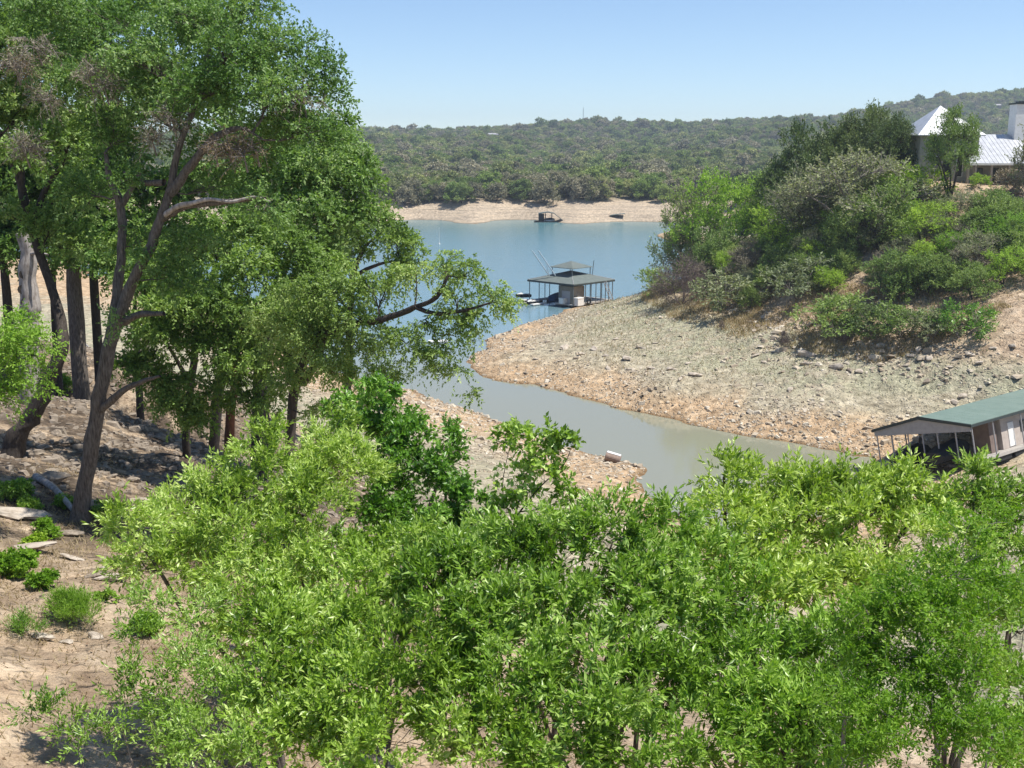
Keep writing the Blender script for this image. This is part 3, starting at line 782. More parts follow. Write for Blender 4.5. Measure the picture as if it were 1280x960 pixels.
# brown dead foliage in the canopy
bJ = np.array([-16.5, 58, g1(-16.5, 58) - .1])
place_tree('oak_tree', 'tree with brown dead foliage showing through the canopy, left of the live oaks', bJ,
    [[(bJ, .3), (W(280, 420, 57), .25), (W(285, 320, 57), .18), (W(292, 190, 57), .1)]],
    wb([(285, 182, 33, .38), (300, 195, 33, .36), (315, 185, 33, .3)]) and wb([(150, 230, 58, 2.0), (200, 280, 58, 2.0), (120, 180, 58, 2.0), (60, 230, 58, 2.0), (20, 150, 58, 2.2), (160, 100, 58, 2.2), (60, 60, 58, 2.4), (240, 240, 58, 1.8), (230, 120, 58, 2.0), (10, 300, 58, 1.6), (90, 290, 58, 1.6), (180, 310, 58, 1.6), (240, 320, 58, 1.6), (280, 130, 58, 1.8), (320, 90, 58, 1.5), (110, 30, 58, 2.2), (0, 230, 58, 2), (200, 20, 58, 2.2), (270, 50, 58, 1.8)]),
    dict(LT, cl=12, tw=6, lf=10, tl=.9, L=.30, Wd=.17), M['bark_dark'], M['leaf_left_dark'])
bK = W(296, 250, 28.2)
bM = W(175, 520, 54); bM[2] = g1(bM[0], bM[1]) - .1
place_tree('live_oak', 'shaded live oak on the slope behind the fork of the tall elm', bM, [[(bM, .2), (W(172, 450, 54), .16), (W(168, 380, 54), .1)], [(W(172, 450, 54), .1), (W(200, 400, 53), .05)]],
           wb([(165, 340, 54, 1.2), (200, 360, 53, 1.2), (140, 330, 54, 1.0), (215, 400, 53, 1.0), (185, 410, 53, .7)]), dict(LT, cl=20, tl=.6, L=.22, Wd=.12, droop=.5), M['bark_dark'], M['leaf_left_dark'])
# left edge low foliage
bL = W(-40, 560, 27); bL[2] = g1(bL[0], bL[1])
place_tree('elm_tree', 'low bright bough reaching in from the left edge in front of the leaning oak trunk', bL,
    [[(bL, .2), (W(-40, 480, 27), .16), (W(-20, 440, 27), .1), (W(20, 445, 27), .05)]],
    wb([(0, 430, 27, .8), (30, 450, 27, .6), (10, 480, 27, .6), (45, 475, 27, .4), (20, 405, 27.5, .5), (50, 430, 27.2, .4), (25, 425, 27, .6), (5, 500, 27, .6), (-30, 450, 27, .9), (60, 490, 27, .22)]), dict(LT, L=.085, Wd=.045, droop=.3), M['bark'], M['leaf_bright'])
# thin back trunks with dark crowns
for px, py, Y, r, tx, lab in ((66, 392, 60, .17, 70, 'thin dark trunk left of the sunlit beach gap'), (92, 392, 56, .36, 96, 'thick grey brown trunk between two thin ones, in front of the sunlit beach'), (118, 400, 58, .22, 119, 'straight brown trunk right of the thick grey one, in front of the sunlit beach'),
                              (8, 400, 58, .22, 4, 'dark trunk at the left edge beside the dead pale trunk')):
    bb = W(px, py, Y); bb[2] = g1(bb[0], bb[1]) - .1
    place_tree('oak_tree', lab, bb, [[(bb, r * 1.25), (W(px, (py + 330) / 2, Y), r), (W(tx, 318, Y), r * .8), (W(tx + 5, 260, Y), r * .5)]],
               wb([(tx - 10, 285, Y, 1.7), (tx + 18, 300, Y, 1.5), (tx, 240, Y, 1.8), (tx - 14, 315, Y - 2, .9), (tx + 10, 322, Y - 2, .7)]), dict(LT, cl=14, tw=6, lf=9, tl=.7, L=.27, Wd=.15), M['bark_dark'] if r < .3 else M['bark'], M['leaf_left_dark'])
bR = W(287, 575, 50); bR[2] = g1(bR[0], bR[1]) - .1
place_tree('cedar_tree', 'cedar with a reddish brown trunk standing before the pale bank, left of the cove', bR,
           [[(bR, .24), (W(288, 520, 50), .22), (W(294, 480, 50), .2), (W(296, 440, 50), .15), (W(300, 400, 50), .08)]], wb([(300, 400, 50, 1.3), (270, 390, 50, 1.2), (330, 410, 50, 1.0)]), dict(LT, cl=20, tl=.6, L=.22, Wd=.12), M['bark_red'], M['leaf_left_dark'])
bS = W(333, 540, 52); bS[2] = g1(bS[0], bS[1]) - .1
place_tree('oak_tree', 'dark trunked oak just right of the reddish cedar trunk', bS,
           [[(bS, .27), (W(331, 500, 52), .22), (W(332, 470, 52), .2), (W(328, 420, 52), .15), (W(340, 380, 52), .08)], [(W(332, 475, 52), .1), (W(355, 470, 52), .08), (W(372, 455, 52), .05)]], wb([(345, 400, 52, 1.3), (375, 430, 52, .8), (390, 400, 52, 1.2), (320, 440, 52, .6)]), dict(LT, cl=20, tl=.6, L=.22, Wd=.12), M['bark_dark'], M['leaf_left_dark'])


#@@MID
# ------------------------------------------------------------------ trees of the right-hand hillside
def dome(h, w, nb, rb, low=.35, seed=0, flat=.75):
    out = []
    for i in range(nb):
        a = 2.4 * i + seed
        k = (i + .5) / nb
        rr = w * .5 * (1 - .25 * rb) * math.sqrt(1 - k * .85) * .78
        z = h * (low + (1 - low) * .82 * k)
        out.append((np.array([math.cos(a) * rr, math.sin(a) * rr, z]) + R.normal(size=3) * .05 * h, w * rb * R.uniform(.8, 1.15), flat))
    return out


PROTO = {}


def proto(kind, n, h, w, nb, rb, spec, low=.35, stems=3, r0=.14):
    PROTO[kind] = []
    for i in range(n):
        bl = dome(h, w, nb, rb, low, seed=i * 1.7)
        limbs = []
        for j in range(stems):
            c = bl[(j * 3 + i) % nb][0]
            limbs.append([(np.array([0, 0, -.2]), r0), (c * np.array([.3, .3, .35]) + R.normal(size=3) * .15, r0 * .8), (c * np.array([.7, .7, .8]), r0 * .5), (c, r0 * .2)])
        b_m, l_m = tree_data(limbs, bl, spec)
        PROTO[kind].append((b_m, l_m, h, w))


MS = dict(cl=7, tw=6, lf=9, tl=.75, L=.27, Wd=.13, twig=.012, skip=1, tskip=3, spread=.7, shell=.38, up=.3)
proto('bright', 3, 6, 7, 10, .20, dict(MS, L=.24, Wd=.11))
proto('grey', 3, 5.5, 7.5, 11, .19, dict(MS, cl=8, L=.20, Wd=.10, twig=.018, tskip=1), low=.25)
proto('green', 3, 5.5, 7, 11, .20, dict(MS, cl=8), low=.2)
proto('dark', 3, 8, 8, 14, .20, dict(MS, cl=9, L=.27, Wd=.15), low=.22)
proto('oak', 2, 9, 11, 15, .165, dict(MS, cl=8, tl=.8, L=.26, Wd=.15), low=.42, stems=5, r0=.24)
proto('brush', 2, 3.6, 5, 8, .2, dict(MS, cl=22, tw=8, lf=2, tl=.9, L=.2, Wd=.03, twig=.014, tskip=1), low=.2, stems=6, r0=.05)
proto('shrub', 3, 1.8, 2.8, 7, .23, dict(MS, cl=20, tl=.35, L=.17, Wd=.07, twig=.008), low=.2, r0=.04)
proto('farA', 3, 7, 8, 8, .25, dict(MS, cl=3.0, tw=7, lf=9, tl=.9, L=.55, Wd=.46, twig=0, skip=1), low=.25)
proto('farB', 3, 7, 7, 8, .25, dict(MS, cl=3.0, tw=7, lf=9, tl=.9, L=.55, Wd=.46, twig=0), low=.15)
proto('shore', 4, 8, 9, 10, .22, dict(MS, cl=4, tw=6, lf=8, tl=.9, L=.42, Wd=.32, twig=.03, tskip=3), low=.15)
KMAT = {'bright': ('leaf_bright', 'bark_dark'), 'grey': ('leaf_grey', 'twig_grey'), 'green': ('leaf_green', 'bark_dark'), 'dark': ('leaf_dark', 'bark_dark'), 'oak': ('leaf_green', 'bark_dark'),
        'brush': ('leaf_dead', 'twig_purple'), 'shrub': ('leaf_green', 'twig_grey'), 'farA': ('leaf_far_a', 'bark_dark'), 'farB': ('leaf_far_b', 'bark_dark'), 'shore': ('leaf_far_a', 'bark_dark')}
VAR = {}


def put(name, kind, xy, h, wf, label, cat='tree', group=None, leaf=None, i=None, sink=.1):
    """a real copy (empty, trunk, crown) sharing mesh data"""
    vs = PROTO[kind]
    b_m, l_m, ph, pw = vs[(i if i is not None else int(R.integers(len(vs)))) % len(vs)]
    z = g1(*xy) - sink
    s = h / ph
    t = empty(name, (xy[0], xy[1], z), label, cat, group, (0, 0, R.uniform(0, 6.28)))
    t.scale = (s * wf, s * wf, s)
    lm = leaf or KMAT[kind][0]
    key = (kind, l_m.name, lm)
    if key not in VAR:
        l2 = l_m.copy(); l2.materials.clear(); l2.materials.append(M[lm]); VAR[key] = l2
    link('trunk', b_m, t, M[KMAT[kind][1]])
    c_ = link('crown', VAR[key], t); c_['kind'] = 'stuff'
    return t


def xyY(px, Y): return np.array([(px - 640) / F * Y * 1.0, Y])


def top(px, py, Y):
    """x, height above the ground for a thing whose top shows at (px, py)"""
    p = W(px, py, Y)
    return (p[0], Y), p[2] - g1(p[0], Y)


def hit(px, py, y0=6, y1=400):
    Ys = np.concatenate([np.arange(y0, 60, .25), np.arange(max(60, y0), y1, .6 if y0 < 400 else 3)])
    P_ = np.array([W(px, py, Y) for Y in Ys])
    d = P_[:, 2] - gz(P_[:, 0], P_[:, 1])
    k = np.argmax(d < 0)
    return P_[k]


SPEC = [  # px, py of the top, Y, kind, width, leaf, label
    (1012, 152, 172, 'dark', .95, None, 'dense dark juniper, leftmost of the tall trees on the hilltop beside the white roofed house'),
    (1050, 150, 176, 'dark', .9, None, 'tall dark juniper between the leftmost juniper and the oaks on the hilltop'),
    (1084, 146, 166, 'oak', .9, 'leaf_dark', 'dark oak on the hilltop, just left of the pointed white roof'),
    (1116, 150, 160, 'oak', .66, 'leaf_dark', 'oak with visible trunks directly before the left wall of the house'),
    (1196, 146, 150, 'oak', .66, None, 'open crowned oak standing in front of the house door'),
    (1312, 154, 146, 'grey', .75, None, 'grey green tree overhanging the low white roof at the right edge'),
    (1075, 196, 152, 'grey', 1.5, None, 'wide grey dome shaped tree below the hilltop junipers'),
    (1010, 222, 160, 'grey', 1.2, None, 'grey olive tree below the leftmost hilltop juniper'),
    (866, 240, 188, 'grey', .8, 'leaf_green', 'spreading grey green tree at the water end of the point'),
    (856, 282, 184, 'grey', .65, 'leaf_green', 'airy olive tree leaning over the lake at the tip of the point'),
    (905, 232, 180, 'bright', 1.1, None, 'bright green mesquite high on the point, nearest the lake'),
    (955, 236, 176, 'bright', 1.0, None, 'bright green mesquite below the dark junipers'),
    (975, 264, 160, 'bright', 1.15, None, 'vivid green spreading mesquite in the middle of the point'),
    (895, 290, 172, 'green', .9, None, 'olive green tree behind the purple brush pile'),
    (945, 300, 164, 'grey', .9, 'leaf_dead', 'grey leafless bush below the vivid green mesquite'),
    (1000, 318, 152, 'shrub', 1.2, 'leaf_grey', 'pale grey green shrub at the edge of the grass under the mesquites'),
    (1105, 238, 145, 'bright', 1.15, 'leaf_green', 'large round green tree in the centre of the right slope'),
    (1160, 262, 140, 'bright', 1.05, None, 'bright leaved tree right of the large round green tree'),
    (1060, 268, 148, 'green', .9, None, 'green tree left of the large round green tree'),
    (1145, 212, 152, 'shrub', 1.1, 'leaf_bright', 'yellow green shrub before the left wall of the house'),
    (1225, 218, 152, 'shrub', 1.0, 'leaf_bright', 'low green shrub under the porch posts of the house'),
    (1265, 214, 150, 'shrub', 1.0, 'leaf_dead', 'round grey leafless bush before the porch'),
    (1230, 262, 138, 'green', 1.0, None, 'mid green tree right of the bright leaved tree, below the bare knoll'),
    (1275, 255, 138, 'bright', 1.0, 'leaf_green', 'light green tree at the right edge below the bare knoll'),
    (1215, 310, 131, 'grey', 1.0, 'leaf_dead', 'grey twiggy thicket at the foot of the right slope'),
    (1265, 320, 130, 'grey', 1.0, 'leaf_dead', 'dark leafless thicket at the right edge, foot of the slope'),
    (1165, 330, 131, 'green', .7, None, 'dark green bush in the shade at the foot of the slope'),
    (1115, 322, 133, 'green', .9, 'leaf_green', 'green tree whose shade darkens the dry grass in the middle of the slope'),
    (1020, 290, 150, 'grey', .9, 'leaf_grey', 'grey tree between the vivid mesquite and the large round green tree'),
    (852, 342, 176, 'brush', 1.05, None, 'pile of purple grey drooping brushwood at the edge of the grass'),
    (822, 333, 186, 'shrub', .95, 'leaf_green', 'green shrub at the tip of the point just above the far boathouse roof level'),
    (905, 345, 170, 'shrub', 1.3, 'leaf_grey', 'grey green shrub right of the brushwood pile'),
    (930, 335, 166, 'green', .6, 'leaf_green', 'small dark bush in front of the grey leafless bush'),
    (1045, 384, 127, 'shrub', 1.3, None, 'green shrub, leftmost of the low row above the boulders'),
    (1088, 390, 126, 'shrub', 1.2, 'leaf_dark', 'dark green shrub, second of the low row above the boulders'),
    (1128, 392, 125, 'shrub', 1.2, None, 'green shrub in the middle of the low row above the boulders'),
    (1165, 396, 124, 'shrub', 1.1, 'leaf_grey', 'pale grey shrub in the low row above the boulders'),
    (1200, 394, 124, 'shrub', 1.1, 'leaf_elm', 'leafy bright green shrub at the right end of the low row above the boulders'),
]
CATS = {'shrub': ('shrub', 'shrub'), 'brush': ('brush_pile', 'brush pile')}
NM = {'dark': 'juniper_tree', 'oak': 'oak_tree', 'grey': 'juniper_tree', 'bright': 'mesquite_tree', 'green': 'live_oak'}
BASED = {'pile of purple': (852, 381, 50), 'grey green shrub right of the brush': (905, 388, 40), 'small dark bush in front': (935, 390, 30), 'pale grey green shrub at': (1000, 372, 42), 'green shrub, leftmost': (1045, 420, 42),
         'dark green shrub, second': (1086, 423, 38), 'green shrub in the middle': (1125, 425, 38), 'pale grey shrub in': (1163, 425, 34), 'leafy bright green shrub': (1200, 425, 38), 'green shrub at the tip': (824, 370, 30)}
for i, (px, py, Y, kind, wf, leaf, lab) in enumerate(SPEC):
    xy, h = top(px, py, Y)
    h = max(h, 1.1) * {'dark': .9, 'oak': 1.0}.get(kind, 1)
    for k_, (bx, by, hp_) in BASED.items():
        if lab.startswith(k_):
            p = hit(bx, by, 100, 260); xy = (p[0], p[1]); h = hp_ / F * p[1]
            wf = wf * (1.15 if kind == 'shrub' else 1)
    nm, ct = CATS.get(kind, (NM.get(kind, 'tree'), 'tree'))
    put(nm, kind, xy, h * 1.04, wf * ((6.5 / h) ** .35 if kind not in ('shrub', 'brush') else 1), lab, ct, leaf=leaf, i=i)
# unremarkable trees between them
GR = {'grey': ('juniper_tree', 'grey green bushy tree among many on the slope below the hilltop house', 'grey green trees on the right slope'),
      'green': ('live_oak', 'plain mid green small tree among many on the slope below the hilltop house', 'mid green trees on the right slope'),
      'bright': ('mesquite_tree', 'lighter green small tree filling the slope between the larger mesquites', 'light green trees on the right slope')}
used = []
n = 0
tries = 0
while n < 125 and tries < 30000:
    tries += 1
    px = R.uniform(835, 1330); Y = R.uniform(124, 205)
    if R.random() < .35: px = R.uniform(1080, 1330)
    p = np.array([(px - 640) / F * Y, Y])
    z = g1(*p)
    yb = 195 + (CAMZ - z) / Y * F
    lo = np.interp(px, [835, 900, 960, 1050, 1300], [345, 358, 362, 368, 376])
    if yb > lo or yb < np.interp(px, [835, 950, 1100, 1140, 1200, 1330], [265, 250, 238, 262, 276, 270]) or z < 6: continue
    if any(np.hypot(*(p - u)) < 3.0 for u in used): continue
    used.append(p); n += 1
    k = ['grey', 'green', 'bright', 'green', 'grey', 'bright', 'green'][n % 7]
    lf = [None, None, 'leaf_dead', None][n % 4] if k == 'grey' else None
    nm = GR[k][0]
    look = {'grey': 'grey green bushy tree', 'green': 'small mid green tree', 'bright': 'lighter green small tree'}[k] if lf is None else 'grey nearly leafless bush'
    zone = 'at the lake end of the point' if px < 920 else 'below the dark junipers' if px < 1020 else 'below the oaks left of the house' if px < 1110 else 'below the pointed roof' if px < 1200 else 'near the right edge below the porch'
    lvl = 'lowest on the slope' if yb > lo - 22 else 'high on the slope' if yb < lo - 65 else 'midway up the slope'
    lab = f'{look} {lvl}, {zone}'; gr = f'{look}s {lvl} {zone}'
    put(nm, k, p, R.uniform(3.0, 5.2) * (1.0 if yb < lo - 14 else .8), 1.15, lab, 'tree', gr, leaf=lf)
# reeds, small weeds and bare sticks on the bank
for px, py, h, lab in ((985, 425, 2.2, 'tall dry stalks standing alone left of the boulders'), (1062, 448, 1.8, 'purple grey dead bush among the boulders'), (905, 392, 1.2, 'small dead stick bush on the pale grass')):
    Y = G(px, py, g1(G(px, py, 6)[0], G(px, py, 6)[1]))[1]
    put('dry_bush', 'brush', ((px - 640) / F * Y, Y), h, .5, lab, 'bush', leaf='leaf_dead')






# ------------------------------------------------------------------ far wood, front row as trees
n = 0
fr = []
for k in range(74):
    s = -.17 + k * .0062 + R.uniform(-.002, .002)
    Y = 512 + R.uniform(-5, 12) + (14 if R.random() < .3 else 0)
    lf = ['leaf_far_a', 'leaf_far_c', 'leaf_far_b', 'leaf_far_a', 'leaf_green', 'leaf_far_c'][int(R.integers(6))]
    lab, gr = {'leaf_far_a': ('olive grey tree in the front row above the far pale beach', 'olive grey trees along the far beach'),
               'leaf_far_c': ('grey leafless tree in the front row above the far pale beach', 'grey trees along the far beach'),
               'leaf_far_b': ('dark green tree in the front row above the far pale beach', 'dark green trees along the far beach'),
               'leaf_green': ('fresher green tree in the front row above the far pale beach', 'fresh green trees along the far beach')}[lf]
    pxs = 640 + F * s / .98
    zn = 'left of the low roofed far dock' if pxs < 640 else 'behind the low roofed far dock' if pxs < 725 else 'behind the smaller far dock' if pxs < 800 else 'right of both far docks'
    if Y > 522: zn += ', set back'
    zn = zn.replace('right of both far docks', 'right of both docks')
    lab = lab.replace(' in the front row above the far pale beach', ' above the far beach, ' + zn); gr = gr + ' ' + zn
    put('shore_tree', 'shore', (s * Y, Y), R.uniform(6, 11), 1.05, lab, 'tree', gr, leaf=lf)

wc = bpy.data.collections.new('wood_sources')
k = 0
for kind in ('farA', 'farB'):
    for (b_m, l_m, h, w) in PROTO[kind]:
        for lf in ('leaf_far_a', 'leaf_far_b', 'leaf_far_c'):
            if lf == 'leaf_far_c' and kind == 'farB': continue
            l2 = l_m.copy(); l2.materials.clear(); l2.materials.append(M[lf])
            o = bpy.data.objects.new('wood_source_%02d' % k, l2); wc.objects.link(o); k += 1
NSRC = k
pts = []
Y = 524.0
while Y < 2050:
    sp_ = 5.4 + (Y - 520) * .0028
    xs = np.arange(-.62 * Y - 30, .66 * Y + 60, sp_)
    xs = xs + R.uniform(-.45, .45, len(xs)) * sp_
    ys = Y + R.uniform(-.5, .5, len(xs)) * sp_
    pts.append(np.c_[xs, ys]); Y += sp_ * .95
# land between the point and the far wood
Y = 262.0
while Y < 524:
    xs = np.arange(.20 * Y + 6, .64 * Y + 30, 5.6); xs = xs + R.uniform(-2, 2, len(xs)); ys = Y + R.uniform(-2, 2, len(xs))
    pts.append(np.c_[xs, ys]); Y += 5.2
pts = np.concatenate(pts)
pz = gz(pts[:, 0], pts[:, 1])
clear = vn(pts[:, 0], pts[:, 1], 60, 9)
FH = [(615, 172, 'tiny pale house on the far left hills under the skyline'), (958, 152, 'tiny pale house high on the hill right of the radio mast'), (1063, 148, 'pale house in the trees left of the pointed roof'),
      (1124, 131, 'pale house high on the right hill, left one of a pair'), (1138, 131, 'pale house high on the right hill, right one of a pair'), (1246, 136, 'pale house on the right hill beside the chimney')]
FHP = [hit(a, b2, 620, 2200) for a, b2, c_ in FH]
open_ = np.ones(len(pts), bool)
for hp in FHP + [np.array([W(972, 197, 425)[0], 425]), np.array([W(948, 197, 420)[0], 420])]:
    open_ &= ~((np.abs(pts[:, 0] - hp[0] * pts[:, 1] / hp[1]) < 9) & (pts[:, 1] > hp[1] - (38 if hp[1] > 500 else 12)) & (pts[:, 1] < hp[1] + 9))
keep = open_ & (pz > 3.0) & ((pts[:, 1] > 524) | (pz > 4)) & ((clear < .40) | (pts[:, 1] < 600))
pts, pz = pts[keep], pz[keep]
wp = mesh_np('wood', np.c_[pts, pz - .3], [np.zeros((0, 3), int)]) if False else bpy.data.meshes.new('wood')
wp.from_pydata(np.c_[pts, pz - .3].tolist(), [], [])
n = len(pts)
patch = vn(pts[:, 0], pts[:, 1], 45, 12) + .5
a_ = wp.attributes.new('pick', 'INT', 'POINT'); a_.data.foreach_set('value', ((patch * .55 + R.random(n) * .45) * NSRC).clip(0, NSRC - 1).astype(np.int32))
a_ = wp.attributes.new('spin', 'FLOAT', 'POINT'); a_.data.foreach_set('value', R.uniform(0, 6.28, n).astype(np.float32))
a_ = wp.attributes.new('size', 'FLOAT', 'POINT'); a_.data.foreach_set('value', (R.uniform(.5, 1.1, n) * (1 + (pts[:, 1] - 500) * .0003) * np.where(R.random(n) < .08, 1.5, 1)).astype(np.float32))
wood = link('distant_wood', wp)
tag(wood, 'distant wood of olive grey and green trees covering the hills across the lake', 'wood', kind='stuff')
ng = bpy.data.node_groups.new('scatter', 'GeometryNodeTree')
ng.interface.new_socket('Geometry', in_out='INPUT', socket_type='NodeSocketGeometry')
ng.interface.new_socket('Geometry', in_out='OUTPUT', socket_type='NodeSocketGeometry')
gi = ng.nodes.new('NodeGroupInput'); go = ng.nodes.new('NodeGroupOutput')
ci = ng.nodes.new('GeometryNodeCollectionInfo'); ci.inputs['Collection'].default_value = wc; ci.inputs['Separate Children'].default_value = True; ci.inputs['Reset Children'].default_value = True
ip = ng.nodes.new('GeometryNodeInstanceOnPoints'); ip.inputs['Pick Instance'].default_value = True


def attr(name, typ):
    a = ng.nodes.new('GeometryNodeInputNamedAttribute'); a.data_type = typ; a.inputs[0].default_value = name
    return a.outputs[0]


cxyz = ng.nodes.new('ShaderNodeCombineXYZ')
ng.links.new(gi.outputs[0], ip.inputs['Points']); ng.links.new(ci.outputs[0], ip.inputs['Instance'])
ng.links.new(attr('pick', 'INT'), ip.inputs['Instance Index'])
ng.links.new(attr('spin', 'FLOAT'), cxyz.inputs[2]); ng.links.new(cxyz.outputs[0], ip.inputs['Rotation'])
ng.links.new(attr('size', 'FLOAT'), ip.inputs['Scale']); ng.links.new(ip.outputs[0], go.inputs[0])
wood.modifiers.new('scatter', 'NODES').node_group = ng
print('wood instances', n)


# ------------------------------------------------------------------ rocks
def rock_mesh(name, sub, seed, flat=.6, mat=None):
    import bmesh
    rr = np.random.default_rng(seed)
    bm = bmesh.new(); bmesh.ops.create_icosphere(bm, subdivisions=sub, radius=1)
    # chop with random planes for facets
    pl = rdir(9)
    for v in bm.verts:
        c = np.array(v.co)
        for p in pl:
            d = c @ p
            if d > .60: c = c - p * (d - .60) * .95
        c = c * (1 + .10 * rr.normal()) * np.array([1.15, .85, flat])
        v.co = c
    me = bpy.data.meshes.new(name); bm.to_mesh(me); bm.free()
    if mat: me.materials.append(mat)
    return me


ROCKS = [rock_mesh('rock', 2, 20 + i, [.55, .7, .45, .6][i % 4], M['rock']) for i in range(5)]
ROCKD = [rock_mesh('rock', 2, 40 + i, .6, M['rock_dark']) for i in range(3)]


def rock(px, py, wpx, lab, group=None, dark=False, y0=6, sq=(1, 1, 1), rz=None):
    p = hit(px, py, y0)
    r = wpx / F * p[1] / 2
    me = (ROCKD if dark else ROCKS)[int(R.integers(3 if dark else 5))]
    o = link('boulder', me)
    o.location = (p[0], p[1], g1(p[0], p[1]) + r * .18)
    o.scale = (r * sq[0], r * sq[1], r * sq[2])
    o.rotation_euler = (R.uniform(-.25, .25), R.uniform(-.25, .25), R.uniform(0, 6.28) if rz is None else rz)
    tag(o, lab, 'rock', group)
    return o


GB = 'pale boulders scattered over the far bank'
for px, py, w_ in ((683, 428, 9), (770, 425, 10), (742, 438, 13), (757, 447, 14), (800, 436, 12), (806, 446, 12), (782, 450, 12), (706, 436, 14), (726, 444, 12), (813, 462, 15), (838, 463, 12), (860, 455, 12), (787, 462, 12), (760, 462, 14),
                   (690, 440, 12), (670, 450, 10), (652, 440, 9), (867, 470, 16), (850, 475, 12), (896, 464, 10), (660, 428, 9), (720, 430, 9), (780, 435, 8), (820, 430, 8), (735, 458, 11), (700, 452, 11), (945, 446, 11), (955, 456, 10), (1006, 458, 14), (988, 490, 12)):
    rock(px, py, w_ * R.uniform(.5, 1.35), 'pale grey limestone boulder on the bank across the cove, ' + ('nearest its water tip' if px < 715 else 'in the middle cluster' if px < 830 else 'toward the green roofed dock'), GB + (' near the tip' if px < 715 else ' mid bank' if px < 830 else ' toward the dock'), y0=85, sq=(R.uniform(.9, 1.4), R.uniform(.6, .9), R.uniform(.45, .8)))
GD = 'boulders in the rocky band below the green shrubs'
for px, py, w_ in ((1030, 442, 15), (1001, 446, 16), (1111, 447, 18), (1072, 446, 14), (1135, 452, 13), (1150, 442, 12), (1162, 452, 14), (1175, 446, 10), (1100, 432, 12), (1090, 428, 10), (1062, 465, 16), (1075, 470, 12), (1048, 462, 14), (1120, 436, 10), (1145, 425, 14), (1210, 445, 14), (1190, 432, 12), (1240, 440, 14), (1265, 436, 12), (1225, 455, 12), (1185, 462, 12), (1156, 480, 12), (1085, 452, 10), (1128, 465, 9), (977, 470, 14), (1010, 470, 10)):
    rock(px + R.uniform(-5, 5), py + R.uniform(-4, 4), w_ * R.uniform(.7, 1.5), 'angular grey boulder in the rocky band, ' + ('left of the low shrubs' if px < 1050 else 'directly below the low shrubs' if px < 1180 else 'right of the low shrubs'), GD + (' left part' if px < 1050 else ' middle part' if px < 1180 else ' right part'), dark=R.random() < .3, y0=85, sq=(R.uniform(.9, 1.4), R.uniform(.6, 1), R.uniform(.6, 1)))
rock(1192, 505, 13, 'pair of whitish stones behind the green dock roof, left stone', y0=85)
rock(1202, 502, 13, 'pair of whitish stones behind the green dock roof, right stone', y0=85)
for px, py, w_, sq, lab, dk in ((118, 800, 26, (1, .8, .9), 'round sunlit pale stone alone on the straw slope, lower left', False), (85, 806, 20, (1, .8, .6), 'low stone half sunk left of the round sunlit stone', False),
                            (50, 800, 34, (1.2, .6, .6), 'flat stone slab beside the smaller round bush', False), (140, 728, 46, (1.1, .6, .4), 'flat pale ledge stone above the dry slope, right of the feathery bush', False),
                            (118, 722, 30, (1.1, .7, .5), 'dark shaded stone under the flat ledge stone', True), (85, 672, 34, (1.1, .6, .5), 'slanting grey stone right of the bright weed clump', True),
                            (40, 690, 70, (1.2, .6, .35), 'long sloping rock slab at the left edge between the weed clumps', False), (20, 650, 70, (1.2, .6, .4), 'broad pale slab above the long sloping slab, left edge', False),
                            (62, 605, 50, (1, .7, .7), 'brown rock below the leaning oak trunk', True), (92, 700, 30, (1.2, .7, .4), 'flat stone between the slab and the ledge', False), (128, 712, 18, (1, .8, .6), 'small whitish stone above the ledge stone', False),
                            (185, 632, 60, (1.3, .4, .3), 'long pale limestone ledge behind the willow top, right of the elm base', False), (170, 700, 26, (1.1, .7, .4), 'flat stone at the left of the willow shrub', False)):
    rock(px, py, w_, lab, dark=dk, sq=sq, rz=R.uniform(-.5, .5))
GS = 'dark shaded rocks piled between the elm trunk and the willow'
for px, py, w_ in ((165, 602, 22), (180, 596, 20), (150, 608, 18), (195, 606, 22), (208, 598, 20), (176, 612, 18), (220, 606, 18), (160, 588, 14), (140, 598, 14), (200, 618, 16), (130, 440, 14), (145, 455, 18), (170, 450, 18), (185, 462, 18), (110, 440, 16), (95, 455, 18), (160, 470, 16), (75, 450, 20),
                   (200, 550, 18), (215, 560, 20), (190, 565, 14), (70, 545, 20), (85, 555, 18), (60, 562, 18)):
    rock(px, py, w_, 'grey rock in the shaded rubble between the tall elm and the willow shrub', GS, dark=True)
GN_ = 'stones on the near sandy bank'
for px, py, w_ in ((640, 535, 9), (660, 545, 9), (612, 528, 8), (690, 552, 9), (790, 592, 8), (800, 600, 9), (812, 608, 9), (745, 575, 8), (770, 598, 8), (600, 560, 9), (720, 565, 8), (545, 512, 10), (552, 515, 9)):
    rock(px, py, w_, 'small pale stone along the water edge of the near sandy bank', GN_, y0=60)

# loose stones as one object
cube = np.array([(x, y, z) for z in (-.5, .5) for y in (-1, 1) for x in (-1, 1)], float)
cube[4:, :2] *= .72
cq = np.array([(4, 5, 7, 6), (0, 1, 5, 4), (2, 6, 7, 3), (0, 4, 6, 2), (1, 3, 7, 5)])
n = 170000
cand = np.concatenate([np.c_[R.uniform(-14, 75, n), R.uniform(92, 200, n)], np.c_[R.uniform(-25, 48, n // 3), R.uniform(62, 140, n // 3)]])
ok = np.abs(cand[:, 0]) < cand[:, 1] * .56
cand = cand[ok]; z = gz(cand[:, 0], cand[:, 1])
dens = np.where(z < .02, 0, np.where(z < 3.2, .9, np.where(z < 5, .5, np.where(z < 8.3, .4, 0)))) * np.clip(.1 + 2.2 * (vn(cand[:, 0], cand[:, 1], 8, 21) + .42), 0, 1.6)
rocky = (z > 5.0) & (z < 7.8) & (cand[:, 0] > 30)
dens = np.where(rocky, 1.2, dens)
dens = np.where(cand[:, 1] < 62 + 1.1 * (cand[:, 0] + 25), dens, dens * 1.0)
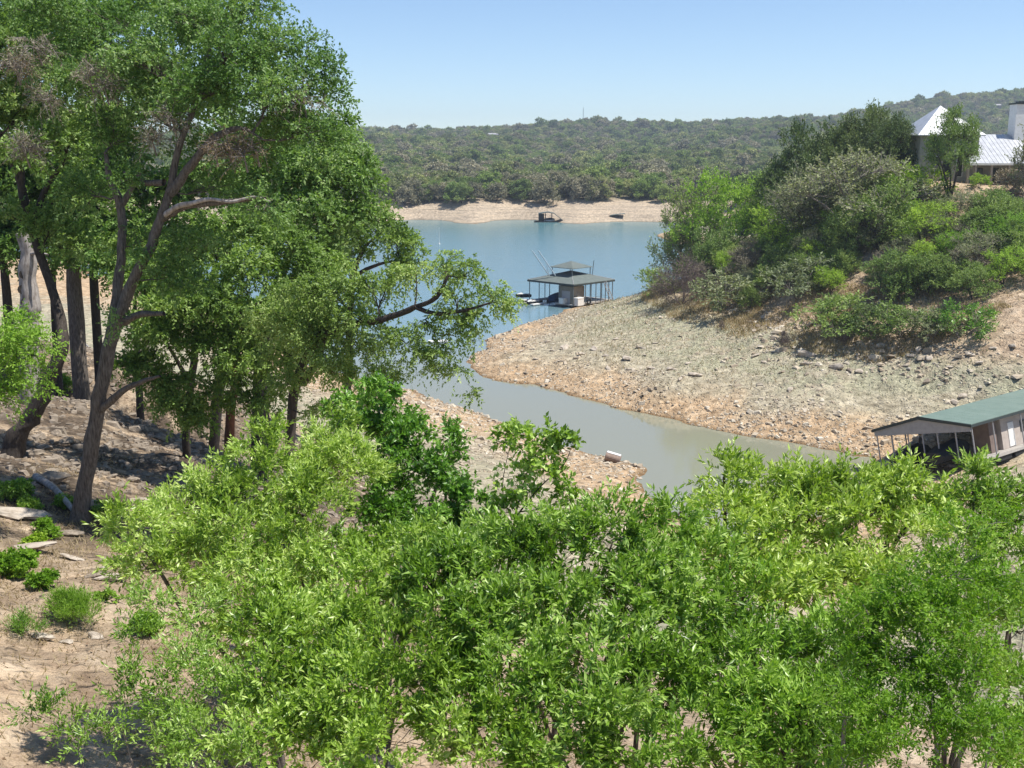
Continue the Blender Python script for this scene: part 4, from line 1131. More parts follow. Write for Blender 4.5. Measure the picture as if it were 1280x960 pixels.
sel = (R.random(len(cand)) < dens * np.where(z < 2.6, .25, .13))
cand, z = cand[sel], z[sel]; n = len(cand)
sz = (.075 * np.exp(R.normal(size=n) * .6)).clip(.04, .42) * np.where((z > 5.0) & (cand[:, 0] > 30), 1.5, 1)
V = cube[None] * R.uniform(.65, 1.2, (n, 8, 3)) * np.stack([sz * R.uniform(.8, 1.6, n), sz * R.uniform(.6, 1, n), sz * R.uniform(.5, 1.1, n)], -1)[:, None]
ang = R.uniform(0, 6.28, n); tl_ = R.normal(size=n) * .3
ca, sa = np.cos(tl_)[:, None], np.sin(tl_)[:, None]
V = np.stack([V[..., 0] * ca - V[..., 2] * sa, V[..., 1], V[..., 0] * sa + V[..., 2] * ca], -1)
ca, sa = np.cos(ang)[:, None], np.sin(ang)[:, None]
V = np.stack([V[..., 0] * ca - V[..., 1] * sa, V[..., 0] * sa + V[..., 1] * ca, V[..., 2]], -1)
V += np.stack([cand[:, 0], cand[:, 1], z + sz * .18], -1)[:, None]
T = cq[None] + (np.arange(n) * 8)[:, None, None]
sm = M['rock'].copy(); sm.name = 'stone'
nt = sm.node_tree; b = nt.nodes['Principled BSDF']
g_ = nd(nt, 'ShaderNodeNewGeometry')
old = b.inputs['Base Color'].links[0].from_socket
nt.links.new(mix(nt, .65, old, ramp(nt, g_.outputs['Random Per Island'], [(0, (.26, .20, .13)), (.6, (.47, .39, .28)), (1, (.66, .60, .48))])), b.inputs['Base Color'])
o = link('loose_stones', mesh_np('loose_stones', V, [T.reshape(-1, 4)], sm))
tag(o, 'loose pale stones strewn over both bare banks of the cove', 'stones', kind='stuff')
print('stones', n)


# ------------------------------------------------------------------ dry grass and weeds
def blades(name, P, h, w, mat, label, cat, lean=.5):
    n = len(P)
    d = unit(np.c_[R.normal(size=(n, 2)) * lean, np.ones(n)])
    s_ = unit(np.cross(d, rdir(n)))
    hh_ = (h * R.uniform(.4, 1.2, n))[:, None]
    v = np.stack([P - s_ * w, P + s_ * w, P + d * hh_], 1).reshape(-1, 3)
    o = link(name, mesh_np(name, v, [np.arange(n * 3).reshape(-1, 3)], mat))
    return tag(o, label, cat, kind='stuff')


def scatter(n, x0, x1, y0, y1, f):
    c = np.c_[R.uniform(x0, x1, n), R.uniform(y0, y1, n)]
    z = gz(c[:, 0], c[:, 1]); k = R.random(n) < f(c[:, 0], c[:, 1], z)
    return np.c_[c[k], z[k]]


P_ = scatter(90000, -16, 2, 11, 42, lambda x, y, z: (.2 + 1.5 * np.clip(vn(x, y, 1.6, 31) + .15, 0, 1)) * (x > -y * .55 - 1) * np.clip(1.4 - y / 40, .2, 1))
blades('dry_grass', P_, .20, .011, M['straw'], 'short dry straw grass covering the slope at the lower left', 'grass', .8)
P_ = scatter(230000, 8, 72, 118, 196, lambda x, y, z: np.where((z > 5.6) & (z < 12), np.clip(1.5 * vn(x, y, 5, 33) + .5, 0, 1), .02 * (z > 2)))
blades('dry_grass', P_, .75, .045, M['straw'], 'tall tan grass along the foot of the wooded slope', 'grass', .6)
P_ = scatter(60000, -5, 70, 110, 200, lambda x, y, z: np.where((z > 3.2) & (z < 8.5), np.clip(vn(x, y, 5, 35) + .3, 0, 1), 0))
blades('sedge', P_, .30, .045, M['sedge'], 'grey green low growth on the upper bare bank', 'grass', .7)
P_ = scatter(9000, -25, 20, 62, 140, lambda x, y, z: (z > 1.8) * np.clip(vn(x, y, 4, 37) + .3, 0, 1))
blades('sedge', P_, .22, .02, M['sedge'], 'sparse grey green growth on the near bank of the cove', 'grass', .7)

WS = dict(cl=300, tw=7, lf=9, tl=.10, L=.075, Wd=.05, up=.5, twig=.003, spread=.9, shell=.45)
FE2 = dict(cl=150, tw=12, lf=9, tl=.22, L=.075, Wd=.014, up=1.2, twig=.002, spread=.35, shell=.6)


def weed(name, px, py, rpx, lab, spec, leaf, cat='weed', nb=5, hh=1.0):
    p = hit(px, py)
    r = rpx / F * p[1]
    base = np.array([p[0], p[1], g1(p[0], p[1]) - .03])
    bl = [(base + np.array([R.uniform(-.6, .6) * r, R.uniform(-.5, .5) * r, r * hh * R.uniform(.35, .8)]), r * .5) for _ in range(nb)]
    return place_tree(name, lab, base, [[(base, .012), (base + np.array([0, 0, r * .5]), .008), (bl[0][0], .004)]], bl, spec, M['twig_grey'], M[leaf], cat)


weed('feathery_bush', 92, 780, 36, 'round feathery blue green bush on the straw slope at the lower left', FE2, 'leaf_bright', 'bush', 9, 1.1)
weed('feathery_bush', 36, 795, 20, 'smaller upright bush left of the round feathery bush', FE2, 'leaf_elm', 'bush', 6, 1.3)
weed('weed_clump', 25, 722, 34, 'broad leafy weed clump at the left edge below the rock slab', WS, 'leaf_feather', nb=7)
weed('weed_clump', 50, 738, 20, 'leafy weed clump right of and below the broad one at the left edge', WS, 'leaf_feather')
weed('weed_clump', 62, 672, 18, 'bright yellow green weed clump on the slab, left of the tall elm base', WS, 'leaf_feather')
weed('weed_clump', 42, 684, 16, 'small bright weeds creeping across the long rock slab', WS, 'leaf_feather', nb=4, hh=.6)
weed('weed_clump', 15, 625, 26, 'dark green weed clump in shade at the left edge', WS, 'leaf_elm', nb=6)
weed('weed_clump', 37, 640, 16, 'dark weed clump just right of the shaded one at the left edge', WS, 'leaf_elm')
weed('weed_clump', 84, 638, 15, 'shaded green weeds touching the base of the tall elm on its left', WS, 'leaf_elm')
weed('weed_clump', 178, 795, 24, 'bright leafy clump at the left foot of the willow shrub', WS, 'leaf_feather', nb=6, hh=1.2)
weed('weed_clump', 135, 755, 12, 'tiny weed right of the round feathery bush', WS, 'leaf_elm', nb=3)
weed('weed_clump', 85, 498, 18, 'small bright sapling weed in shade behind the leaning oak', dict(WS, tl=.2, cl=80, L=.1), 'leaf_feather')
weed('weed_clump', 130, 655, 26, 'green shrub between the tall elm base and the willow', dict(WS, cl=120), 'leaf_willow', nb=6)

# rubble and leaf litter in the shade on the left slope
n = 12000
cd = np.c_[R.uniform(-34, -3, n), R.uniform(26, 75, n)]
k = (cd[:, 0] > -cd[:, 1] * .52) & (R.random(n) < np.clip(.05 + 2.4 * (vn(cd[:, 0], cd[:, 1], 5, 41) + .12), 0, 1))
cd = cd[k]; n = len(cd); z = gz(cd[:, 0], cd[:, 1])
sz = (.085 * np.exp(R.normal(size=n) * .5)).clip(.04, .30)
V = cube[None] * R.uniform(.6, 1.25, (n, 8, 3)) * np.stack([sz * R.uniform(.8, 1.5, n), sz * R.uniform(.6, 1, n), sz * R.uniform(.6, 1.3, n)], -1)[:, None]
ang = R.uniform(0, 6.28, n); ca, sa = np.cos(ang)[:, None], np.sin(ang)[:, None]
V = np.stack([V[..., 0] * ca - V[..., 1] * sa, V[..., 0] * sa + V[..., 1] * ca, V[..., 2]], -1) + np.stack([cd[:, 0], cd[:, 1], z + sz * .2], -1)[:, None]
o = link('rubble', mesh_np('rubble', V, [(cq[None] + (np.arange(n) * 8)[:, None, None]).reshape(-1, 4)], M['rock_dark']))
tag(o, 'grey rubble covering the shaded slope under the left trees', 'rubble', kind='stuff')
n = 26000
cd = np.c_[R.uniform(-34, 3, n), R.uniform(11, 70, n)]
k = (cd[:, 0] > -cd[:, 1] * .52) & (R.random(n) < np.clip(.35 + 1.6 * vn(cd[:, 0], cd[:, 1], 3, 43), 0, 1)); cd = cd[k]; n = len(cd)
P_ = np.c_[cd, gz(cd[:, 0], cd[:, 1]) + .03]
v, f = leaf_geo(P_, unit(np.c_[R.normal(size=(n, 2)), .25 * R.normal(size=n)]), np.array([0, 0, 1.]) + .4 * R.normal(size=(n, 3)), R.uniform(.05, .14, n), R.uniform(.03, .06, n), False)
tag(link('leaf_litter', mesh_np('leaf_litter', v, f, M['leaf_brown'])), 'brown leaf litter and twigs lying on the left slope', 'leaf litter', kind='stuff')

# fallen branch and logs
for a, b2, r, lab in (((45, 600), (100, 652), .12, 'pale fallen log slanting down left of the tall elm base'), ((95, 420), (140, 470), .10, 'grey fallen branch on the shaded slope behind the elm')):
    p, q2 = hit(*a), hit(*b2)
    P_ = np.array(smooth_line([p + [0, 0, .12], (p + q2) / 2 + [0, 0, .3], q2 + [0, 0, .1]], 4))
    P_[:, 2] = np.maximum(P_[:, 2], gz(P_[:, 0], P_[:, 1]) + .08)
    v, q_ = tubes(P_[None], np.linspace(r, r * .6, len(P_))[None], 8)
    tag(link('log', mesh_np('log', v, [q_], M['bark_white'], True)), lab, 'log')

# ------------------------------------------------------------------ built things
M['roof_green'] = rough_mat('roof_green', (.130, .185, .155), (.175, .235, .200), .8, .5, .08, .01, spec=.4)
M['trim_dark'] = mat_new('trim_dark', (.035, .045, .045), .5)
M['fascia_grey'] = rough_mat('fascia_grey', (.29, .285, .29), (.37, .365, .37), 2, .7, .05, .01)
M['wall_tan'] = rough_mat('wall_tan', (.36, .31, .27), (.48, .42, .37), 1.5, .8, .1, .01)
M['wall_brown'] = rough_mat('wall_brown', (.15, .11, .095), (.22, .17, .145), 2, .8, .1, .01)
M['wall_grey'] = rough_mat('wall_grey', (.17, .155, .13), (.25, .23, .195), 1.5, .9, .15, .02)
M['white'] = rough_mat('white', (.62, .61, .58), (.78, .77, .74), 3, .5, .05, .01)
M['steel'] = mat_new('steel', (.13, .16, .17), .5, .4, .2)
M['steel_light'] = mat_new('steel_light', (.42, .50, .55), .4, .5, .3)
M['roof_grey'] = rough_mat('roof_grey', (.105, .125, .118), (.150, .172, .160), 1.2, .85, .1, .01)
M['roof_white'] = rough_mat('roof_white', (.40, .41, .43), (.58, .59, .61), 1.2, .35, .1, .01, spec=.5, metal=.25)
M['deck'] = rough_mat('deck', (.30, .28, .255), (.46, .43, .39), 2.5, .85, .2, .01, (1, 8, 1))
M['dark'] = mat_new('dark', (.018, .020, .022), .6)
M['blue'] = rough_mat('blue', (.012, .055, .14), (.025, .09, .20), 2, .45, .1, .01)
M['glass'] = mat_new('glass', (.03, .035, .04), .08, .6)
M['tyre'] = mat_new('tyre', (.02, .02, .02), .8)
M['stone_wall'] = rough_mat('stone_wall', (.30, .285, .25), (.46, .44, .39), 2.2, .9, .4, .03)


def hiproof(mb, hx, hy, z0, z1, t=.12, rx=0.):
    """pyramid or hip roof, ridge half length rx along x, with a thickness t"""
    v = [(-hx, -hy, z0), (hx, -hy, z0), (hx, hy, z0), (-hx, hy, z0), (-rx, 0, z1), (rx, 0, z1)]
    v += [(x, y, z - t) for x, y, z in v]
    f = [(0, 1, 5, 4), (1, 2, 5), (2, 3, 4, 5), (3, 0, 4)]
    f = f if rx else [(0, 1, 4), (1, 2, 4), (2, 3, 4), (3, 0, 4)]
    low = [tuple(i + 6 for i in q)[::-1] for q in f]
    sd_ = [(0, 6, 7, 1), (1, 7, 8, 2), (2, 8, 9, 3), (3, 9, 6, 0)]
    return mb.add(v, f + low + sd_)


def watercraft(loc, rz, tilt, lab, col):
    t = empty('jet_ski', loc, lab, 'jet ski', None, (tilt, 0, rz))
    m = MB()
    # hull: three stations, pointed bow towards +x
    st_ = [(-1.5, .50, .30), (-.6, .58, .34), (.5, .50, .40), (1.2, .26, .52), (1.6, .03, .62)]
    v = []
    for x, w, h in st_:
        v += [(x, -w, h), (x, -w * .8, .05), (x, 0, -.08), (x, w * .8, .05), (x, w, h)]
    f = []
    for i in range(len(st_) - 1):
        for j in range(4): f.append((i * 5 + j, i * 5 + j + 1, i * 5 + 6 + j, i * 5 + 5 + j))
        f.append((i * 5 + 4, i * 5, i * 5 + 5, i * 5 + 9))
    f += [(4, 3, 2, 1, 0)]
    m.add(v, f); m.build('hull', M['dark'], t)
    m = MB(); m.prism([(-1.4, .38), (-1.3, .62), (-.1, .70), (.2, .55), (.2, .38)], -.2, .2, 'y')
    m.build('seat', M[col], t, .04)
    m = MB(); m.prism([(.2, .36), (.25, .80), (.6, .82), (1.35, .56), (1.4, .45)], -.3, .3, 'y'); m.build('cowl', M['white'], t, .05)
    m = MB(); m.bar((.25, -.38, .98), (.25, .38, .98), .03).bar((.35, 0, .75), (.25, 0, .98), .05); m.build('handlebar', M['dark'], t)
    return t


def boat(name, loc, rz, L, lab, hullm, coverm):
    t = empty(name, loc, lab, 'boat', None, (0, 0, rz))
    st_ = [(-L / 2, 1.05, .8), (-L / 4, 1.15, .85), (L * .15, 1.1, .95), (L * .36, .7, 1.1), (L / 2, .05, 1.25)]
    v = []; f = []
    for x, w, h in st_: v += [(x, -w, h), (x, -w * .85, .35), (x, 0, 0), (x, w * .85, .35), (x, w, h)]
    for i in range(4):
        for j in range(4): f.append((i * 5 + j, i * 5 + j + 1, i * 5 + 6 + j, i * 5 + 5 + j))
    f.append((4, 3, 2, 1, 0))
    m = MB(); m.add(v, f); m.build('hull', hullm, t)
    m = MB(); v = []; f = []
    for i, (x, w, h) in enumerate(st_):
        k = [.35, .75, .9, .45, .05][i]
        v += [(x, -w - .02, h - .05), (x, -w * .55, h + k * .8), (x, 0, h + k), (x, w * .55, h + k * .8), (x, w + .02, h - .05)]
    for i in range(4):
        for j in range(4): f.append((i * 5 + j, i * 5 + 5 + j, i * 5 + 6 + j, i * 5 + j + 1))
    f.append((0, 1, 2, 3, 4)); m.add(v, f); m.build('cover', coverm, t)
    return t


# boathouse on the point
H = 5.7
c0 = np.array([(714 - 640) / F * 213, 213.0, 0])
th = rad(45)
bh = empty('boathouse', c0, 'grey hip roofed floating boathouse with a small upper canopy, by the tip of the point', 'boathouse', None, (0, 0, th))


def bhw(x, y, z):
    return np.array([c0[0] + x * math.cos(th) - y * math.sin(th), c0[1] + x * math.sin(th) + y * math.cos(th), z])


m = MB(); m.box(-H, H, -H, -H + 1.3, .35, .6).box(-H, H, H - 1.3, H, .35, .6).box(H - 1.6, H, -H + 1.3, H - 1.3, .35, .6).box(-H, H - 1.6, -H + 1.3, -H + 4.6, .35, .597)
m.build('deck', M['deck'], bh)
for x, y in ((-4.5, -4.9), (-1.5, -4.9), (1.5, -4.9), (4.5, -4.9), (-4.5, 4.9), (0, 4.9), (4.5, 4.9)):
    m = MB(); m.box(x - 1.2, x + 1.2, y - .55, y + .55, -.25, .345); m.build('float', M['dark'], bh, .05)
m = MB(); hiproof(m, H + .3, H + .3, 4.5, 6.2); rf = m.build('roof', M['roof_grey'], bh)
m = MB()
for a, b2 in (((-H - .3, -H - .3), (H + .3, -H - .3)), ((H + .3, -H - .3), (H + .3, H + .3)), ((H + .3, H + .3), (-H - .3, H + .3)), ((-H - .3, H + .3), (-H - .3, -H - .3))):
    x0, x1 = sorted((a[0], b2[0])); y0, y1 = sorted((a[1], b2[1]))
    m.box(x0 - .04, x1 + .04, y0 - .04, y1 + .04, 4.14, 4.41)
m.build('fascia', M['trim_dark'], rf)
m = MB()
for sx in (-1, 1):
    for sy in (-1, 1): m.bar((sx * (H + .3), sy * (H + .3), 4.53), (0, 0, 6.23), .05, 5)
m.build('ridge_cap', M['fascia_grey'], rf)
ps = [(-H, y) for y in (-H, -2.2, 1.6, H)] + [(x, -H) for x in (-2.2, -.6, .8, 2.2, 3.6, 4.6, H)] + [(H, y) for y in (-3, 0, 3, H)] + [(x, H) for x in (-3, 0, 3)]
for x, y in ps:
    m = MB(); m.bar((x, y, .5), (x, y, 4.3), .085, 6); m.build('post', M['steel'], bh)
m = MB()
for x, y, z in ((0, 0, 1.5),):
    m.bar((-.6, -H, 1.55), (H, -H, 1.55), .03, 5).bar((-.6, -H, 1.1), (H, -H, 1.1), .02, 5)
m.build('railing', M['steel'], bh)
m = MB(); m.box(-H + .5, -H + 3.7, -H + .5, -H + 4.2, .6, 3.9); rm = m.build('storage_room', M['wall_grey'], bh)
m = MB(); m.box(-H + 1.5, -H + 2.5, -H + .44, -H + .497, .62, 2.7); m.build('door', M['wall_grey'], rm)
m = MB(); m.box(-H + .44, -H + .497, -H + 1.2, -H + 3.3, .65, 3.0); m.build('door', M['fascia_grey'], rm)
# upper canopy
m = MB(); hiproof(m, 2.9, 2.9, 7.0, 8.1, .10); cn = m.build('upper_canopy', M['roof_grey'], bh)
for sx in (-1, 1):
    for sy in (-1, 1):
        m = MB(); m.bar((sx * 2.6, sy * 2.6, 5.0), (sx * 2.6, sy * 2.6, 6.95), .08, 6); m.build('canopy_post', M['steel'], cn)
m = MB(); m.bar((2.9, -2.9, 5.4), (3.1, -3.1, 8.2), .07, 6); m.build('pole', M['steel'], bh)
m = MB()
sl0, sl1 = np.array([-4.2, 1.9, 5.4]), np.array([-6.4, 4.4, 10.2])
for k in (0, 1):
    off_ = np.array([.75, -.75, 0]) * k * 1.15
    m.bar(sl0 + off_, sl1 + off_, .11, 6)
for k in range(7):
    p = sl0 + (sl1 - sl0) * (k + .5) / 7; m.bar(p, p + np.array([.86, -.86, 0]), .025, 5)
m.build('tilted_ladder', M['steel_light'], bh)
m = MB(); m.bar(sl0 + [0, 0, 0], sl0 + [-.4, .4, 2.4], .05, 5); m.build('ladder_brace', M['steel_light'], bh)
st_ = MB(); st_.bar((2.6, -H - .2, 4.5), (4.9, -H - .2, .6), .07, 5).bar((2.6, -H - 1.0, 4.5), (4.9, -H - 1.0, .6), .07, 5)
sr = st_.build('stair_rail', M['fascia_grey'], bh)
for k in range(9):
    m = MB(); x = 2.75 + k * .25; z = 4.5 - (x - 2.6) / 2.3 * 3.9; m.box(x - .1, x + .1, -H - 1.0, -H - .2, z - .02, z + .02); m.build('stair_tread', M['deck'], sr)
boat('motor_boat', bhw(-1.2, 1.4, .25), th + math.pi, 7.5, 'motor boat under a dark blue cover inside the boathouse', M['blue'], M['blue'])
watercraft(bhw(-H - 1.6, 3.2, .15), th + math.pi * .95, 0, 'white and dark jet ski floating nearest the boathouse, right one of two', 'white')
watercraft(bhw(-H - 2.0, 5.4, .15), th + math.pi * 1.02, 0, 'white and dark jet ski floating off the left corner of the boathouse', 'white')
watercraft(bhw(-H - .3, 7.0, 1.0), th + math.pi * .8, .5, 'jet ski tipped up on its lift behind the two floating ones', 'white')
m = MB(); m.box(-H - 3.2, -H - .1, 1.6, 2.4, .12, .32).box(-H - 3.2, -H - .1, 4.2, 4.7, .12, .32); m.build('gangplank', M['white'], bh)
for (x, y, sx, sy, h, lab) in ((-H + .3, -H + 2.6, .8, .6, 1.1, 'white box on the boathouse deck, left and lower one'), (-H + 1.0, -H - .55, .85, .5, 1.5, 'pale storage box on the boathouse deck, right and taller one')):
    p = bhw(x, y, .6 if y > -H else .45)
    t = empty('deck_box', p, lab, 'storage box', None, (0, 0, th))
    m = MB(); m.box(-sx, sx, -sy, sy, 0, h * .85); m.build('body', M['white'], t, .03)
    m = MB(); m.box(-sx - .04, sx + .04, -sy - .04, sy + .04, h * .85 + .003, h); m.build('lid', M['white'], t, .03)
m = MB()
tc_ = 16
V = []; Fq = []
for i in range(tc_):
    a = 2 * math.pi * i / tc_
    for j in range(6):
        b2 = 2 * math.pi * j / 6; r_ = .48 + .15 * math.cos(b2); V.append((r_ * math.cos(a), .15 * math.sin(b2), .6 + r_ * math.sin(a)))
for i in range(tc_):
    for j in range(6): Fq.append((i * 6 + j, ((i + 1) % tc_) * 6 + j, ((i + 1) % tc_) * 6 + (j + 1) % 6, i * 6 + (j + 1) % 6))
m.add(V, Fq); ty = m.build('tyre', M['tyre']); ty.location = tuple(bhw(-1.4, -H - .15, .3)); ty.rotation_euler = (0, 0, th)
tag(ty, 'black tyre hanging at the right front side of the boathouse deck', 'tyre')

# green roofed dock stranded and tilted on the right shore
g0 = np.array([36.0, 91.95, 1.85])
gd = empty('boat_dock', g0, 'stranded boat dock with a long green metal roof, tilted, at the right edge', 'boat dock')
gd.rotation_euler = (Matrix.Rotation(rad(38.8), 3, 'Z') @ Matrix.Rotation(rad(-13.7), 3, 'X')).to_euler()
LN_, HW = 21.0, 4.6
for y in (-4.2, 4.2):
    m = MB(); m.box(.2, LN_, y - .6, y + .6, -.14, .10); m.build('deck', M['deck'], gd)
m = MB(); m.box(4.6, LN_, -3.597, 3.597, -.12, .094); m.build('deck', M['deck'], gd)
for y in (-4.2, 4.2):
    for k in range(7):
        m = MB(); x = 1.6 + k * 3; m.box(x - 1.2, x + 1.2, y - .45, y + .45, -.62, -.145); m.build('float', M['dark'], gd, .05)
e, rz_ = 3.25, 4.15
for sgn, nm in ((-1, 'front'), (1, 'rear')):
    n_sheet = 21
    for k in range(n_sheet):
        x0 = -.25 + k * (LN_ + .25) / n_sheet; x1 = x0 + (LN_ + .25) / n_sheet - .012
        m = MB(); m.add([(x0, sgn * (HW + .15), e), (x1, sgn * (HW + .15), e), (x1, sgn * .01, rz_), (x0, sgn * .01, rz_), (x0, sgn * (HW + .15), e - .05), (x1, sgn * (HW + .15), e - .05), (x1, sgn * .01, rz_ - .05), (x0, sgn * .01, rz_ - .05)],
                        [(0, 1, 2, 3) if sgn < 0 else (3, 2, 1, 0), (7, 6, 5, 4) if sgn < 0 else (4, 5, 6, 7), (0, 4, 5, 1), (1, 5, 6, 2), (2, 6, 7, 3), (3, 7, 4, 0)])
        if k % 3 == 0 or True: m.build('roof_sheet', M['roof_green'], gd)
m = MB(); m.prism([(-HW - .2, e - .06), (-HW - .2, e - .26), (0, rz_ - .26), (HW + .2, e - .26), (HW + .2, e - .06), (0, rz_ - .06 + .09)], -.34, -.26)
m.build('gable_trim', M['trim_dark'], gd)
m = MB(); m.prism([(-HW, e - .15), (HW, e - .15), (0, rz_ - .12)], -.20, -.12); m.prism([(-HW, e - .62), (HW, e - .62), (HW, e - .154), (-HW, e - .154)], -.20, -.12); m.build('gable_panel', M['fascia_grey'], gd)
for sgn in (-1, 1):
    m = MB(); m.box(-.3, LN_, sgn * (HW + .12) - .05, sgn * (HW + .12) + .05, e - .28, e - .06); m.build('eave_trim', M['trim_dark'], gd)
pp_ = [(0, y) for y in (-4.6, -3.1, -1.4, 0, 1.4, 3.0, 4.5)] + [(x, -4.6) for x in (3.4, 8.2, 13, 18)] + [(x, 4.5) for x in (2.2, 4.4, 6.6, 10, 14, 18)]
for x, y in pp_:
    m = MB(); m.bar((x, y, .1), (x, y, e - .1 + .1 * (abs(y) < 4)), .06, 6); m.build('post', M['fascia_grey'], gd)
m = MB(); m.box(3.9, 5.0, -3.9, -2.3, .11, e - .02); m.build('wall_panel', M['wall_brown'], gd)
m = MB(); m.box(5.9, LN_, -3.9, -2.3, .115, e - .02); rm = m.build('cabin', M['wall_tan'], gd)
m = MB(); m.box(5.003, 5.897, -3.2, -2.5, .11, e - .04); m.build('doorway_shade', M['dark'], gd)  # near-black block painting the shade inside the open gap
for x in (7.0, 12.0, 16.0):
    m = MB(); m.box(x, x + 1.0, -3.96, -3.903, .2, 2.3); dd = m.build('door', M['white'], rm)
for x in (9.2, 14.0):
    m = MB(); m.box(x, x + 1.3, -3.96, -3.903, 1.2, 2.2); dd = m.build('window', M['trim_dark'], rm)
    m = MB(); m.box(x + .08, x + 1.22, -4.0, -3.963, 1.28, 2.12); m.build('pane', M['glass'], dd)
R3 = gd.rotation_euler.to_matrix()


def gl(x, y, z): return np.array(R3 @ Vector((x, y, z))) + g0


bo = boat('covered_boat', gl(2.0, -1.2, -.1), rad(38.8), 5.6, 'boat under a black cover inside the open end of the green roofed dock', M['dark'], M['dark'])
bo.rotation_euler = gd.rotation_euler
bo = boat('covered_boat', gl(1.8, 2.2, -.35), rad(38.8), 4.8, 'smaller black covered boat behind the front one under the green roof', M['dark'], M['dark'])
bo.rotation_euler = gd.rotation_euler
t = empty('hanging_fender', gl(.6, .6, 2.2), 'small black fender hanging from the roof of the green roofed dock', 'fender')
m = MB(); m.bar((0, 0, -.55), (0, 0, 0), .12, 10, .14); m.build('body', M['tyre'], t, .05)
m = MB(); m.bar((0, 0, 0), (0, 0, 1.2), .015, 5); m.build('rope', M['dark'], t)

# drum lying on the near bank
p = hit(766, 578, 60); dr_ = empty('float_drum', (p[0], p[1], g1(p[0], p[1]) + .42), 'brown drum with its sunlit top painted white, lying at the water edge of the near bank', 'drum', None, (0, rad(14), rad(-12)))
m = MB(); m.bar((-.72, 0, 0), (.72, 0, 0), .43, 20)
M['drum'] = rough_mat('drum', (.20, .14, .11), (.34, .26, .21), 4, .7, .1, .01)
m.build('body', M['drum'], dr_, .03)
m = MB(); m.box(-.66, .66, -.22, .30, .36, .47); m.build('sunlit_top', M['white'], dr_, .03)  # white slab painting the sunlight on top of the drum
m = MB()
for x in (-.3, .3): m.bar((x - .03, 0, 0), (x + .03, 0, 0), .445, 20)
m.build('rib', M['drum'], dr_)

# far docks
c1 = G(686, 277, 0); c1[1] -= 3
fd = empty('far_dock', c1, 'dark dock with a low grey roof at the far beach, left of the smaller one', 'boat dock')
m = MB(); m.box(-6.4, 6.6, -2.6, 2.6, .15, .5); m.build('deck', M['dark'], fd)
m = MB(); m.prism([(-4.6, 3.9), (-.5, 4.5), (2.2, 3.9), (5.9, .9), (5.9, .7), (2.2, 3.6), (-.5, 4.2), (-4.6, 3.6)], -2.8, 2.8, 'y'); m.build('roof', M['roof_grey'], fd)
for x in (-4.4, -1.6, 1.2):
    for y in (-2.4, 2.4):
        m = MB(); m.bar((x, y, .4), (x, y, 3.7), .12, 6); m.build('post', M['trim_dark'], fd)
m = MB(); m.box(-4.3, -2.2, -1.8, 2.2, .5, 3.5); m.build('wall', M['dark'], fd)  # near-black block painting the shade of the open interior
boat('motor_boat', c1 + np.array([0, -.5, .1]), 0.1, 5.0, 'boat stowed under the low grey roof of the left far dock', M['white'], M['dark'])
c2 = G(766, 276, 0); c2[1] -= 2
fd = empty('far_dock', c2, 'smaller open dock moored at the far beach, right of the low grey roofed one', 'boat dock')
m = MB(); m.box(-5.2, 3.4, -2, 2, .15, .55); m.build('deck', M['trim_dark'], fd)
m = MB(); m.prism([(-1.6, 2.6), (5.0, 3.4), (5.0, 3.25), (-1.6, 2.45)], -2.2, 2.2, 'y'); m.build('roof', M['roof_grey'], fd)
for x in (-1.2, 3.2):
    for y in (-1.8, 1.8):
        m = MB(); m.bar((x, y, .4), (x, y, 2.7), .1, 6); m.build('post', M['trim_dark'], fd)
p = G(549, 305, 0)
po = empty('marker_pole', p, 'thin white pole standing in the lake, left of the boathouse', 'pole')
m = MB(); m.bar((0, 0, -1.5), (0, 0, 5.4), .10, 8, .05); m.build('pole', M['white'], po)
m = MB(); m.bar((0, 0, -.2), (0, 0, .35), .38, 10, .25); m.build('float', M['white'], po)
p = G(548, 428, 0)
t = empty('swim_raft', p, 'pale low raft floating behind the hanging elm twigs', 'raft', None, (0, 0, .12))
m = MB(); m.box(-1.5, 1.5, -.8, .8, .12, .28); m.build('deck', M['white'], t)
for y in (-.5, .5):
    m = MB(); m.bar((-1.4, y, 0), (1.4, y, 0), .17, 8); m.build('float', M['steel_light'], t)


# hilltop house
def hx(px, Y=160): return W(px, 190, Y)[0]


def hz(py, Y=160): return W(640, py, Y)[2]


hz0 = 23.6
ho = empty('house', (0, 0, 0), 'hilltop house with grey walls, pointed white roof and a low porch wing', 'house')
X0, X1 = hx(1140), hx(1212)
m = MB(); m.box(X0, X1, 157, 166, hz0 - 1.5, hz(170)); wl_ = m.build('wall', M['stone_wall'], ho)
m = MB(); xm = (X0 + X1) / 2; hiproof(m, (X1 - X0) / 2 + .6, 5.2, 0, hz(132, 161.5) - hz(169), .15)
rf = m.build('roof', M['roof_white'], ho); rf.location = (xm, 161.5, hz(169))
seam = MB()
for k in range(-8, 9):
    x = k * .55; hxx = (X1 - X0) / 2 + .6; rise = hz(132, 161.5) - hz(169)
    f_ = 1 - abs(x) / hxx
    if f_ > .05: seam.bar((x, -5.2, .03), (x, -5.2 * (1 - f_), rise * f_ + .03), .03, 4)
seam.build('roof_seam', M['roof_white'], rf)
for (a, b2, y0, y1, mt_) in ((1169, 1178, 200, 226, 'dark'), (1160, 1166, 196, 220, 'glass'), (1187, 1193, 196, 220, 'glass'), (1183, 1189, 178, 188, 'white')):
    m = MB(); m.box(hx(a) - .15, hx(b2) + .15, 156.9, 156.997, hz(y1) - .1, hz(y0) + .15); w_ = m.build('door_frame' if a == 1169 else 'window', M['white'], wl_)
    if mt_ != 'white':
        m = MB(); m.box(hx(a), hx(b2), 156.85, 156.897, hz(y1), hz(y0)); m.build('door' if a == 1169 else 'pane', M[mt_], w_)
WX0, WX1 = hx(1211, 156), hx(1350, 156)
